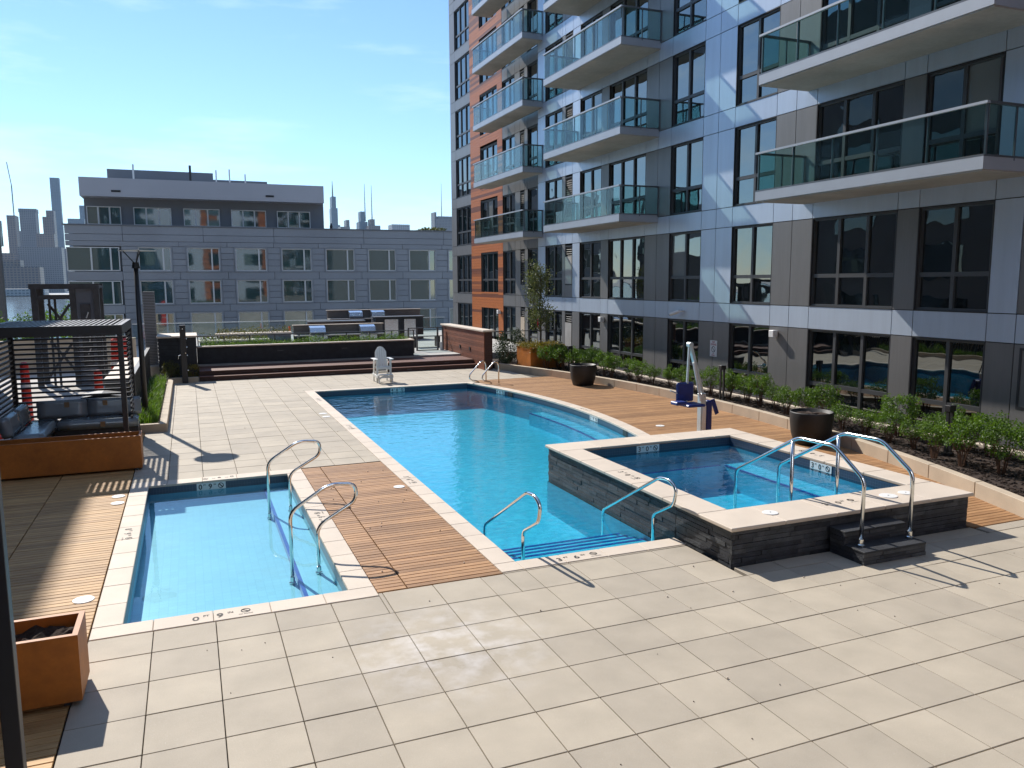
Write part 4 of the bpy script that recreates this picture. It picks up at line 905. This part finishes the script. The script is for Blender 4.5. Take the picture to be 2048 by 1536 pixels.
nav('battery_cover', (11.11, Ly-.10, .0), (11.28, Ly+.1, .80), .03); MB().add([(11.3, Ly, .80), (11.40, Ly, .82), (11.52, Ly-.02, .48), (11.43, Ly-.02, .44), (11.3, Ly+.03, .80), (11.40, Ly+.03, .82), (11.52, Ly+.01, .48), (11.43, Ly+.01, .44)], [(0, 1, 2, 3), (7, 6, 5, 4), (0, 4, 5, 1), (1, 5, 6, 2), (2, 6, 7, 3), (3, 7, 4, 0)]).build('cover_flap', 'navy', lf)

# ------------------------------------------------------------------ left bed
lb = thing('left_planter_kerb', 'low cream stone kerb around the narrow left planting bed', 'kerb', (-.9, 25, 0))
for k in range(7): boxobj('kerb_stone', (-.80, 21.02+1.18*k, -.045), (-.63, 21.02+1.18*k+1.172, .2), 'kerbstone', lb, bevel=.006)
boxobj('kerb_stone', (-1.26, 20.85, -.045), (-.63, 21.015, .2), 'kerbstone', lb, bevel=.006); boxobj('kerb_stone', (-.80, 29.3, -.045), (-.63, 30.75, .17), 'kerbstone', lb, bevel=.006); boxobj('kerb_stone', (-.80, 30.94, -.045), (.22, 31.08, .19), 'kerbstone', lb, bevel=.006); boxobj('kerb_stone', (-1.3, 29.3, -.045), (-.81, 29.45, .19), 'kerbstone', lb, bevel=.006)
structure('left_bed', MB().box(-1.4, 21.02, -.046, -.805, 32.2, .10).box(-.8, 31.09, -.046, .22, 32.2, .1), 'soil')
rg = random.Random(31); gm = MB()
for _ in range(2600):
    x, y = rg.uniform(-1.3, -.86), rg.uniform(21.3, 30.2); h = rg.uniform(.12, .42); a = rg.uniform(0, 6.28); e = Vector((math.cos(a), math.sin(a), 0))*h*rg.uniform(.2, .7); b = Vector((-math.sin(a), math.cos(a), 0))*.008; p = Vector((x, y, .1))
    gm.add([p-b, p+b, p+e*.5+Vector((0, 0, h*.8))+b*.7, p+e*.5+Vector((0, 0, h*.8))-b*.7, p+e+Vector((0, 0, h))], [(0, 1, 2, 3), (3, 2, 4)])
tag(gm.build('ornamental_grass', 'leaf'), 'tufts of ornamental grass in the narrow bed around the lamp post', 'grass', kind='stuff')
bush('bush', 'olive green bush left of the outdoor shower column', 'bush', -.75, 31.5, .1, .38, .33, 'leaf_olive', 26, 40, .06, .14, 41); bush('bush', 'yellowish bush right of the outdoor shower column', 'bush', .02, 31.6, .1, .26, .27, 'leaf_yellow', 18, 40, .055, .12, 42)
fc = thing('louvre_fence', 'dark grey vertical slat fence along the left edge behind the lamp post', 'fence', (-1.5, 28, 0))
for k in range(70): y = 23.6+.135*k; boxobj('slat', (-1.53, y, -.05), (-1.45, y+.03, 1.12), 'frame', fc)
boxobj('top_rail', (-1.55, 23.55, 1.12), (-1.43, 33.1, 1.17), 'frame', fc)
vt = thing('vent_tower', 'tall narrow grey louvred vent tower behind the lamp post', 'vent', (-1.5, 34.2, 0))
boxobj('casing', (-1.61, 34.03, -1.5), (-1.2, 34.5, 3.28), 'frame', vt)
for k in range(52): boxobj('blade', (-1.63, 33.98, .1+.061*k), (-1.18, 34.03, .1+.061*k+.035), 'far_wall', vt)
pw = thing('stair_parapet', 'pale concrete stair parapet between the pergola and the lamp post', 'wall', (-2.0, 28, 0)); MB().prism([(-2.35, 25.5), (-1.75, 25.5), (-1.75, 33), (-2.35, 33)], -1.5, .75).build('wall', 'kerbstone', pw); MB().box(-2.4, 25.45, .75, -1.7, 33.05, .82).build('cap', 'coping', pw)

# ------------------------------------------------------------------ raised terrace
tz = .34
ter = structure('raised_terrace', MB().box(.26, 31.15, -.04, 11.08, 31.5, .15).box(.26, 31.5, -.04, 11.08, 33.4, tz-.02).box(9.0, 33.4, -.04, 11.08, 36.2, tz-.02), 'ipe_riser')
for k in range(3): boxobj('board', (.26, 31.13+.125*k, .15), (11.08, 31.13+.125*k+.12, .172), 'ipe_dark', ter)
for k in range(15): boxobj('board', (.26, 31.49+.128*k, tz-.02), (11.08, 31.49+.128*k+.123, tz), 'ipe_dark', ter)
for k in range(22): boxobj('board', (9.02, 33.41+.128*k, tz-.02), (11.08, 33.41+.128*k+.123, tz), 'ipe_dark', ter)
for k, (x, y, z) in enumerate(((2.2, 31.148, .07), (5.1, 31.148, .07), (8.2, 31.148, .07), (3.0, 31.49, .25), (6.8, 31.49, .25), (9.9, 31.49, .25))): boxobj('step_light', (x-.1, y-.006, z-.012), (x+.1, y+.004, z+.012), 'frame', ter)
structure('grill_terrace', MB().box(-1.62, 33.3, -3, 15.7, 50.2, .42).box(9, 36.2, .42, 15, 36.25, .421), 'concrete')
dw = thing('planter_wall', 'long dark planter wall with cream cap behind the lifeguard chair', 'wall', (4.6, 33.4, 0))
boxobj('wall', (.24, 33.35, tz+.001), (8.98, 34.4, 1.08), 'darkstone', dw)
for k in range(8): boxobj('cap_stone', (.22+1.1*k, 33.3, 1.08), (.22+1.1*k+1.094, 33.6, 1.13), 'coping', dw, bevel=.005)
boxobj('cap_stone', (8.72, 33.61, 1.08), (9.02, 34.45, 1.13), 'coping', dw, bevel=.005)
for x in (3.4, 6.0): boxobj('step_light', (x-.12, 33.34, .84), (x+.12, 33.349, .87), 'frame', dw)
db = thing('equipment_enclosure', 'dark slatted enclosure with cream cap at the left end of the terrace', 'enclosure', (-.4, 32.4, 0))
boxobj('core', (-1.1, 32.3, -.04), (.22, 34.2, 1.56), 'backing', db)
for k in range(11): boxobj('slat', (-1.12, 32.27, .06+.136*k), (-.42, 32.3, .06+.136*k+.122), 'darkstone', db)
boxobj('side_panel', (-.41, 32.275, .0), (.22, 32.3, 1.56), 'darkstone', db); boxobj('cap', (-1.16, 32.22, 1.56), (.26, 34.25, 1.63), 'coping', db, bevel=.006)
rg = random.Random(51); gm = MB()
for _ in range(5200):
    x = rg.uniform(.4, 8.85); y = rg.uniform(33.62, 34.35); d = .10+.16*abs(math.sin(x*1.7)+.4*math.sin(x*4.1)); leaf(gm, Vector((x, y, 1.1+abs(rg.gauss(0, .5))*d)), .065, rg)
tag(gm.build('groundcover_plants', 'leaf'), 'low green plants filling the top of the long dark planter wall', 'plants', kind='stuff')
ww = thing('timber_wall', 'free standing wall of reddish horizontal timber slats with cream cap', 'wall', (11.3, 33, 0))
boxobj('core', (11.13, 30.28, -.04), (11.47, 36.0, 1.55), 'backing', ww)
for k in range(17):
    z = .0+.0915*k; boxobj('slat', (11.10, 30.25, z), (11.128, 36.0, z+.086), 'cedar', ww); boxobj('slat', (11.129, 30.25, z), (11.47, 30.278, z+.086), 'ipe_riser', ww)
boxobj('cap', (11.04, 30.18, 1.56), (11.54, 36.08, 1.63), 'coping', ww, bevel=.008)
for y in (32.0, 33.3): boxobj('wall_lamp', (11.07, y-.07, .68), (11.099, y+.07, .82), 'black', ww)
gf = thing('glass_fence', 'glass safety fence with grey posts behind the planter wall', 'fence', (4.5, 34.5, 0))
for k in range(10): x = .3+1.0*k; boxobj('post', (x-.022, 34.46, .42), (x+.022, 34.52, 1.44), 'frame', gf)
for k in range(9): boxobj('glass_panel', (.3+1.0*k+.03, 34.485, .5), (.3+1.0*k+.97, 34.497, 1.36), 'glass_fence', gf)
boxobj('top_rail', (.28, 34.455, 1.44), (9.34, 34.525, 1.475), 'frame', gf)
gt = thing('glass_gate', 'glass gate with grey frame between the planter wall and timber wall', 'gate', (10.0, 35.6, tz))
for x in (9.35, 9.75, 10.75, 11.0): boxobj('post', (x-.035, 35.55, tz), (x+.035, 35.62, 1.50), 'frame', gt)
boxobj('top_rail', (9.38, 35.56, 1.46), (11.0, 35.61, 1.50), 'frame', gt); boxobj('gate_rail', (9.79, 35.56, .42), (10.71, 35.61, .46), 'frame', gt); boxobj('glass_panel', (9.8, 35.58, .47), (10.70, 35.592, 1.45), 'glass_fence', gt); boxobj('latch_box', (10.84, 35.5, .36), (10.96, 35.549, .8), 'white', gt)
def grill(lab, x0, x1, y, zt, hoods, arms=True):
    t = thing('grill_station', lab, 'grill', ((x0+x1)/2, y, .42), 'outdoor grill stations')
    boxobj('back_panel', (x0, y, .42), (x1, y+.12, zt-.03), 'grillpanel', t); boxobj('cap', (x0-.04, y-.06, zt-.03), (x1+.04, y+.2, zt), 'coping', t); zc = zt-.48; boxobj('counter', (x0, y-.75, zc-.05), (x1, y-.001, zc), 'concrete', t); boxobj('cabinet', (x0+.05, y-.68, .42), (x1-.05, y-.01, zc-.05), 'darkstone', t)
    for h in hoods:
        bm = MB().prism([(y-.62, zc+.005), (y-.70, zc+.13), (y-.62, zc+.35), (y-.3, zc+.43), (y-.12, zc+.43), (y-.12, zc+.005)], h-.38, h+.38); bm.v = [(z, x, yy) for x, yy, z in bm.v]; bm.build('grill_hood', 'hood', t)
        boxobj('grill_front', (h-.45, y-.70, zc-.35), (h+.45, y-.685, zc-.06), 'hood', t)
grill('nearer grill station with two steel hoods, behind the glass fence', 4.8, 9.3, 40.6, 1.50, (5.9, 8.4))
grill('farther grill station with two steel hoods at the terrace end', 7.45, 13.0, 46.6, 2.0, (9.0, 10.3))
gb = thing('bar_counter', 'dark bar counter with steel doors at the right of the terrace', 'counter', (10.9, 43.4, .42)); boxobj('body', (9.5, 43.1, .42), (12.2, 43.8, 1.66), 'darkstone', gb); boxobj('top', (9.42, 43.0, 1.66), (12.28, 43.9, 1.71), 'frame', gb)
for a, b in ((10.0, 10.75), (11.1, 11.75)): boxobj('steel_door', (a, 43.08, .5), (b, 43.099, 1.55), 'hood', gb)
bn = thing('banquette', 'low dark timber banquette in the middle of the grill terrace', 'bench', (7.4, 44, .42)); boxobj('seat_base', (6.0, 43.7, .42), (9.0, 44.4, 1.45), 'ipe_riser', bn); boxobj('seat_top', (5.95, 43.65, 1.45), (9.05, 44.45, 1.51), 'railmetal', bn)
for k, (x0, x1, y) in enumerate(((.4, 3.3, 37.2), (1.2, 4.6, 40.0))):
    t = thing('concrete_planter', ('low concrete planter with reddish plants just behind the glass fence', 'low concrete planter with pale cap farther back on the terrace')[k], 'planter', (x0, y, .42), 'terrace planters'); boxobj('trough', (x0, y, .42), (x1, y+.7, 1.02+.12*k), 'far_dark', t); boxobj('cap', (x0-.05, y-.05, 1.02+.12*k), (x1+.05, y+.75, 1.08+.12*k), 'coping', t)
    l_ = MB(); rg = random.Random(60+k)
    for _ in range(700): leaf(l_, Vector((rg.uniform(x0, x1), rg.uniform(y, y+.7), 1.1+.12*k+abs(rg.gauss(0, .12)))), .09, rg)
    l_.build('plants', 'leaf_olive', t, kind='stuff')
for k, (x0, y0) in enumerate(((10.0, 37.2),)):
    t = thing('dining_table', 'grey outdoor table beyond the glass gate', 'table', (x0, y0, .42)); boxobj('table_top', (x0, y0, .95), (x0+1.5, y0+.9, 1.0), 'concrete', t)
    for a in (.1, 1.32): boxobj('leg', (x0+a, y0+.1, .42), (x0+a+.08, y0+.8, .95), 'black', t)
tc_ = thing('channelizer_cone', 'slim orange traffic channelizer on the terrace behind the glass fence', 'traffic cone', (4.72, 41.5, .42)); MB().lathe([(.17, .42), (.17, .47), (.07, .48), (.05, 1.1), (.045, 1.32), (.06, 1.36), (.02, 1.42)], 14, (4.72, 41.5)).build('body', 'cone', tc_)
for z in (.75, 1.0): MB().lathe([(.072, z), (.068, z+.12)], 14, (4.72, 41.5)).build('reflective_band', 'bands', tc_)
fr_ = thing('edge_railing', 'long clear glass railing at the far edge of the grill terrace', 'railing', (6, 50, .42)); boxobj('top_rail', (-3.0, 49.96, 1.27), (15.6, 50.04, 1.31), 'liftmetal', fr_)
for k in range(16): boxobj('glass_panel', (-3.0+1.16*k+.02, 49.99, .45), (-3.0+1.16*k+1.14, 50.005, 1.26), 'glass_fence', fr_)
rf = thing('bed_railing', 'thin dark railing behind the tree planter at the end of the facade bed', 'railing', (13.5, 31.6, .15)); boxobj('top_rail', (11.55, 32.98, 1.35), (15.6, 33.02, 1.39), 'frame', rf)
for x in (11.6, 13.0, 14.3, 15.55): boxobj('post', (x-.02, 32.98, .15), (x+.02, 33.02, 1.35), 'frame', rf)
# ------------------------------------------------------------------ grey residential block behind the terrace
FY = 72.0
gb_ = thing('residential_block', 'long grey residential block with set back penthouse floor behind the terrace', 'building', (7, FY, -15))
boxobj('wall', (-8.2, FY+.3, -15.5), (40, FY+22, 8.0), 'far_dark', gb_)
def fpan(x0, x1, z0, z1, mat='far_wall', y=FY): return boxobj('facade_panel', (x0+.015, y, z0+.015), (x1-.015, y+.3, z1-.015), mat, gb_)
cols = [(-3.52, -1.07)]+[(.19+3.797*k, 2.70+3.797*k) for k in range(8)]
rowsz = [(4.62, 6.52), (1.90, 3.82), (-.80, 1.13), (-3.5, -1.57)]
edges = [-8.72]+[(cols[i][1]+cols[i+1][0])/2 for i in range(len(cols)-1)]+[33.5]
zb = 8.24
for a, b in ((-8.72, -4.6), (-4.6, 1.5), (1.5, 7.2), (7.2, 15.0), (15.0, 22.5), (22.5, 33.5)):
    fpan(a, b, 7.55, 8.24); fpan(a, b, 7.0, 7.55)
for i in range(9):
    a, b = -8.72 if i == 0 else edges[i], edges[i+1]
    fpan(a, b, 6.60, 7.0)
def fwin(x0, x1, z0, z1, split, parent=gb_, y=FY, n=2, mat='pane_far'):
    o = MB(); f = .07
    o.box(x0, y-.03, z0, x0+f, y+.2, z1).box(x1-f, y-.03, z0, x1, y+.2, z1).box(x0+f, y-.03, z1-f, x1-f, y+.2, z1).box(x0+f, y-.03, z0, x1-f, y+.2, z0+f)
    xs = [x0+f]+split+[x1-f]
    for s in split: o.box(s-.06, y-.025, z0+f, s+.06, y+.2, z1-f)
    w_ = o.build('window', 'far_frame', parent)
    for i in range(len(xs)-1): boxobj('pane', (xs[i]+(.06 if i else 0), y+.08, z0+f), (xs[i+1]-(.06 if i < len(xs)-2 else 0), y+.1, z1-f), mat, w_)
for r_i, (z0, z1) in enumerate(rowsz):
    zt = 6.60 if r_i == 0 else rowsz[r_i-1][0]-.1
    if r_i: 
        for i in range(9): fpan(-4.75 if i == 0 else edges[i], edges[i+1], z1+.08, zt-.0)
    bounds = [(-4.75, cols[0][0]-.1)]+[(cols[i][1]+.1, cols[i+1][0]-.1) for i in range(len(cols)-1)]
    for a, b in bounds:
        n = 4; h = (z1+.08-(z0-.1))/n
        for k in range(n): fpan(a, b, z0-.1+h*k, z0-.1+h*(k+1))
    for x0, x1 in cols:
        for q in ((x0-.1, x0, z0-.1, z1+.08), (x1, x1+.1, z0-.1, z1+.08), (x0, x1, z1, z1+.08), (x0, x1, z0-.1, z0)): boxobj('surround', (q[0], FY-.05, q[2]), (q[1], FY+.29, q[3]), 'far_wall', gb_)
        fwin(x0, x1, z0, z1, [x0+(x1-x0)*.76], y=FY+.05)
    fwin(-8.70, -4.9, z0, z1, [-6.95, -5.55], y=FY+.05); boxobj('pane', (-8.69, FY+.25, z0), (-8.6, FY+5, z1), 'pane_far', gb_)
    if r_i: fpan(-8.72, -4.75, z1+.02, zt+.06)
boxobj('parapet_cap', (-8.85, FY-.08, 8.24), (33.6, FY+1, 8.32), 'far_dark', gb_)
PY = 75.0
boxobj('penthouse_wall', (-7.5, PY+.1, 8.0), (12.0, PY+12, 10.75), 'far_dark', gb_)
for k, (x0, x1) in enumerate(((-7.35, -4.77), (-3.83, -.89), (.07, 3.0), (3.95, 6.9), (7.84, 10.77))): fwin(x0, x1, 8.48, 9.98, [x0+(x1-x0)/3, x0+(x1-x0)*2/3], y=PY)
boxobj('fascia', (-7.62, 73.5, 10.66), (11.82, PY+13, 12.15), 'far_light', gb_)
for x in (-5.3, 6.8): boxobj('vent_grille', (x, 73.46, 11.02), (x+.7, 73.499, 11.18), 'black', gb_)
boxobj('roof_plant', (-6.0, 80, 12.15), (2.8, 84, 13.68), 'far_dark', gb_); boxobj('roof_plant', (2.81, 80, 12.15), (7.6, 84, 13.1), 'far_dark', gb_)
for x, h, mt, rr in ((-3.69, 13.64, 'far_frame', .07), (.8, 13.75, 'black', .1), (2.92, 13.45, 'far_frame', .06), (4.03, 13.57, 'far_frame', .06), (5.35, 13.2, 'far_frame', .06)): MB().tube([(x, 76, 12.1), (x, 76, h)], rr, 8).build('vent_pipe', mt, gb_)
MB().lathe([(.10, 8.3), (.13, 8.6), (.05, 8.86)], 10, (12.3, 73)).build('roof_vent', 'black', gb_)
rg = random.Random(77); l_ = MB()
for _ in range(900): x = rg.uniform(20.6, 24.5); leaf(l_, Vector((x, 78+rg.uniform(-1, 1), 8.2+rg.random()*min(.75, (x-20.4)*.4))), .3, rg)
tag(l_.build('roof_garden', 'leaf_olive'), 'green roof garden planting on the parapet of the grey block', 'plants', kind='stuff')

# ------------------------------------------------------------------ neighbouring towers on the left
lt = thing('left_tower', 'tall neighbouring apartment tower out of frame whose shadow falls on the left deck', 'building', (-20, 40, -15))
boxobj('wall', (-30, -8.5, -15.5), (-8.9, 45.5, 21.1), 'leftwall', lt)
for k in range(6):
    for j in range(6): boxobj('window', (-8.9, 8+6*j, .6+3.1*k), (-8.84, 11.2+6*j, 2.5+3.1*k), 'pane', lt)
ls = thing('street_corner_house', 'narrow sliver of a beige building with a bay at the left edge', 'building', (-16, 75, -15)); boxobj('wall', (-24, 74.2, -15.5), (-13.58, 75, 6.6), 'leftwall', ls)
boxobj('bay_window', (-15, 73.9, 6.6), (-13.42, 75, 8.6), 'pane_far', ls); boxobj('upper_wall', (-24, 74.2, 8.6), (-13.75, 75, 10.4), 'far_wall', ls); boxobj('roof_edge', (-24, 74.1, 10.4), (-13.95, 75, 12.2), 'far_wall', ls)
rw = thing('rear_wing', 'apartment wing behind the viewpoint, out of frame', 'building', (2, -12, -15)); boxobj('wall', (-30, -24, -15.5), (28, -9, 24), 'silver', rw)
for x in (-13, 3, 13): boxobj('orange_strip', (x, -9, -2), (x+3, -8.96, 24), 'orange', rw)
for k in range(8):
    for j in range(9): boxobj('window', (-26+6*j, -9, .6+3.1*k), (-22.8+6*j, -8.9, 2.7+3.1*k), 'pane', rw)
# ------------------------------------------------------------------ steel gantry and street things behind the pergola
gy_ = thing('steel_gantry', 'weathered dark steel gantry tower standing behind the pergola', 'tower', (-5.5, 45, -1.5))
for x in (-6.9, -5.25, -4.2):
    for y in (44.6, 46.4): MB().box(x-.13, y-.13, -1.5, x+.13, y+.13, 3.35).build('column', 'steeltower', gy_)
for y in (44.6, 46.4): boxobj('top_beam', (-7.1, y-.16, 3.35), (-4.05, y+.16, 3.6), 'steeltower', gy_); boxobj('mid_beam', (-6.76, y-.08, 2.85), (-5.4, y+.08, 3.05), 'steeltower', gy_)
boxobj('roof_sheet', (-7.1, 44.77, 3.4), (-4.05, 46.23, 3.5), 'steeltower', gy_)
for z0 in (-1.2, .7): 
    MB().bar((-6.6, 44.6, z0+.1), (-5.4, 44.6, z0+1.9), .12).build('brace', 'steeltower', gy_); MB().bar((-6.6, 46.4, z0+1.9), (-5.4, 46.4, z0+.1), .12).build('brace', 'steeltower', gy_)
for x in (-6.4, -6.15): boxobj('cable_duct', (x-.05, 45.4, -1.5), (x+.05, 45.5, 2.85), 'steeltower', gy_)
boxobj('side_panel', (-5.12, 44.62, -1.5), (-4.33, 44.7, 3.35), 'far_dark', gy_); MB().box(-4.95, 44.55, -.5, -4.5, 44.61, 2.6).build('hatch', 'steeltower', gy_)
for k in range(4): MB().tube([(-4.73+.12*math.sin(k), 44.5, .1+.6*k), (-4.6, 44.48, .4+.6*k)], .03, 6).build('fitting', 'far_frame', gy_)
def barrel(lab, x, y, z, h=1.0, r_=.28):
    t = thing('red_barrel', lab, 'barrel', (x, y, z), 'red construction barrels'); MB().lathe([(r_*1.25, z), (r_*1.25, z+.08), (r_, z+.1), (r_*.95, z+h*.5), (r_*.82, z+h*.95), (r_*.5, z+h), (.02, z+h)], 16, (x, y)).build('drum', 'red', t)
    for k in range(2): MB().lathe([(r_*.985, z+h*(.3+.3*k)), (r_*.94, z+h*(.3+.3*k)+.14)], 16, (x, y)).build('reflective_band', 'bands', t)
barrel('tall red post-like barrel seen through the left part of the pergola slats', -5.6, 33, -1.5, 2.3, .17); barrel('slim red post-like barrel seen through the middle of the pergola slats', -3.05, 31, -1.5, 2.1, .16); barrel('big red barrel seen through the right of the pergola slats', -2.75, 37, -1.5, 2.9, .4)
barrel('red barrel seen through the left side wall of the pergola', -6.4, 30.5, -1.5, 1.7, .4)
st_ = thing('storage_chest', 'dark purple-grey storage chest behind the right pergola slats', 'chest', (-2.35, 25, -1.5)); MB().box(-2.9, 24.3, -1.5, -1.75, 25.3, .35).build('body', 'ipe_riser', st_, bevel=.03); m = MB(); 
m.prism([(-2.93, .35), (-2.85, .5), (-2.35, .58), (-1.8, .5), (-1.72, .35)], 24.28, 25.32); m.v = [(x, z, y) for x, y, z in m.v]; m.build('lid', 'black', st_)
lw = thing('garden_wall', 'low pale concrete wall across the plaza behind the pergola', 'wall', (-6, 40, -1.5)); boxobj('wall', (-14, 52, -1.5), (-3, 52.4, .4), 'kerbstone', lw)
for k, (x, y, s) in enumerate(((-9.2, 56, 1.5), (-7.6, 57, 1.6), (-11.5, 56.5, 1.7))): bush('street_shrub', ('bright green street shrub behind the pergola, left of the gantry legs', 'bright green street shrub behind the pergola, nearest the gantry', 'bright green street shrub at the far left behind the pergola')[k], 'shrub', x, y, -1.5, s, s*1.05, 'leaf', 60, 40, .2, .5, 70+k, 'street shrubs behind the pergola')
for k, (x, y, z, s, lab) in enumerate(((-9.5, 96, -6, 3.0, 'pale green riverside tree beside the grey block'), )):
    t = thing('riverside_tree', lab, 'tree', (x, y, -15)); l_ = MB(); rg = random.Random(90)
    for p in clumps(60, s, s*1.3, 0, rg, 40, .8): leaf(l_, Vector((x, y, -1.5))+p, .35, rg)
    l_.build('crown', 'leaf', t); MB().tube([(x, y, -15), (x, y, -4)], [.35, .2], 8).build('trunk', 'bark', t)

# ------------------------------------------------------------------ skyline across the river
def tower(lab, x0, x1, top, y, mat, crown=None, depth=40, setb=()):
    t = thing('skyscraper', lab, 'skyscraper', ((x0+x1)/2, y, -14), 'towers on the far shore'); boxobj('shaft', (x0, y, -14), (x1, y+depth, top), mat, t)
    for a, b, z0, z1 in setb: boxobj('upper_stage', (a, y+4, z0), (b, y+depth-4, z1), mat, t)
    if crown:
        for cx_, z0, z1, r_ in crown: MB().tube([(cx_, y+10, z0), (cx_, y+10, z1)], [r_, r_*.3], 6).build('spire', 'tower_grey', t)
    return t
tower('very tall slender residential tower on the left skyline', -328, -306, 289, 2500, 'tower_glass', depth=22)
tower('stepped brown tower just left of the slender tower', -324, -299, 170, 2300, 'tower_brown', setb=[(-316, -299, 170, 186)])
tower('broad grey tower with flat crown on the left skyline', -357, -323.5, 172, 2200, 'tower_grey', setb=[(-359, -322, 172, 181)])
tower('squat brown tower at the far left skyline', -366, -349, 157, 2100, 'tower_brown')
tower('dark tower between the two leftmost skyline blocks', -380, -354, 135, 2320, 'tower_grey')
tower('mid-rise brown block under the slender tower', -296, -262, 112, 2000, 'tower_brown')
tower('lower grey block beside the roof edge of the grey building', -270, -250, 84, 2100, 'tower_grey')
tower('pale low tower right of the slender tower', -304, -262, 188, 2600, 'tower_glass')
tower('slim pale tower partly hidden by the penthouse', -283, -264, 234, 2700, 'tower_glass')
tower('dense brown waterfront block at the left', -330, -288, 60, 1700, 'tower_brown'); tower('brick waterfront block with white frames', -292, -218, 31, 1480, 'tower_brown', setb=[(-280, -245, 31, 42)]); tower('grey mid-rise row behind the waterfront', -300, -225, 75, 1800, 'tower_grey')
tower('stepped glass supertall with a needle spire right of the penthouse', 388, 418, 120, 2300, 'tower_glass', crown=[(396, 240, 287, 2.5)], setb=[(389, 414, 120, 165), (390, 408, 165, 212), (392, 404, 212, 244)])
tower('slanted low tower beside the stepped supertall', 360, 383, 140, 2000, 'tower_grey', setb=[(375, 383, 140, 157)])
tower('glass tower with angled crown and tall mast', 447, 470, 168, 2200, 'tower_glass', crown=[(466, 170, 272, 1.8)], setb=[(452, 463, 168, 196)])
tower('brown tower with antenna mast next to the angled crown tower', 462, 494, 155, 2150, 'tower_brown', crown=[(474, 155, 262, 1.8)], setb=[(468, 480, 155, 172)])
tower('flat boxy office slab in the middle of the skyline', 441, 482, 134, 1800, 'tower_pale')
tower('screen-walled tower with thin mast next to the orange building', 606, 660, 165, 2000, 'tower_grey', crown=[(624, 165, 256, 1.2)], setb=[(603, 608, 100, 182), (612, 650, 165, 172)])
tower('pale pier shed row on the far river bank', -300, -200, -3.5, 1385, 'tower_pale'); 
cr_t = thing('tower_crane', 'thin construction crane above the far left skyline', 'crane', (-375, 2200, 150)); MB().bar((-366, 2190, 140), (-366, 2190, 232), 2.2).bar((-366, 2190, 232), (-372, 2190, 285), 1.6).build('mast', 'tower_grey', cr_t)

# ------------------------------------------------------------------ air
hz = bpy.data.materials.new('haze_air'); hz.use_nodes = True; hn = hz.node_tree.nodes; hn.clear(); ho = hn.new('ShaderNodeOutputMaterial'); pv = hn.new('ShaderNodeVolumePrincipled')
pv.inputs['Color'].default_value = (.50, .72, 1.0, 1); pv.inputs['Density'].default_value = .00006; pv.inputs['Anisotropy'].default_value = .0
hz.node_tree.links.new(pv.outputs[0], ho.inputs['Volume']); MATS['haze'] = hz
tag(MB().box(-4000, -1000, -18, 4000, 4000, 320).build('haze', 'haze'), 'pale blue summer haze over the river and skyline', 'haze', kind='stuff')
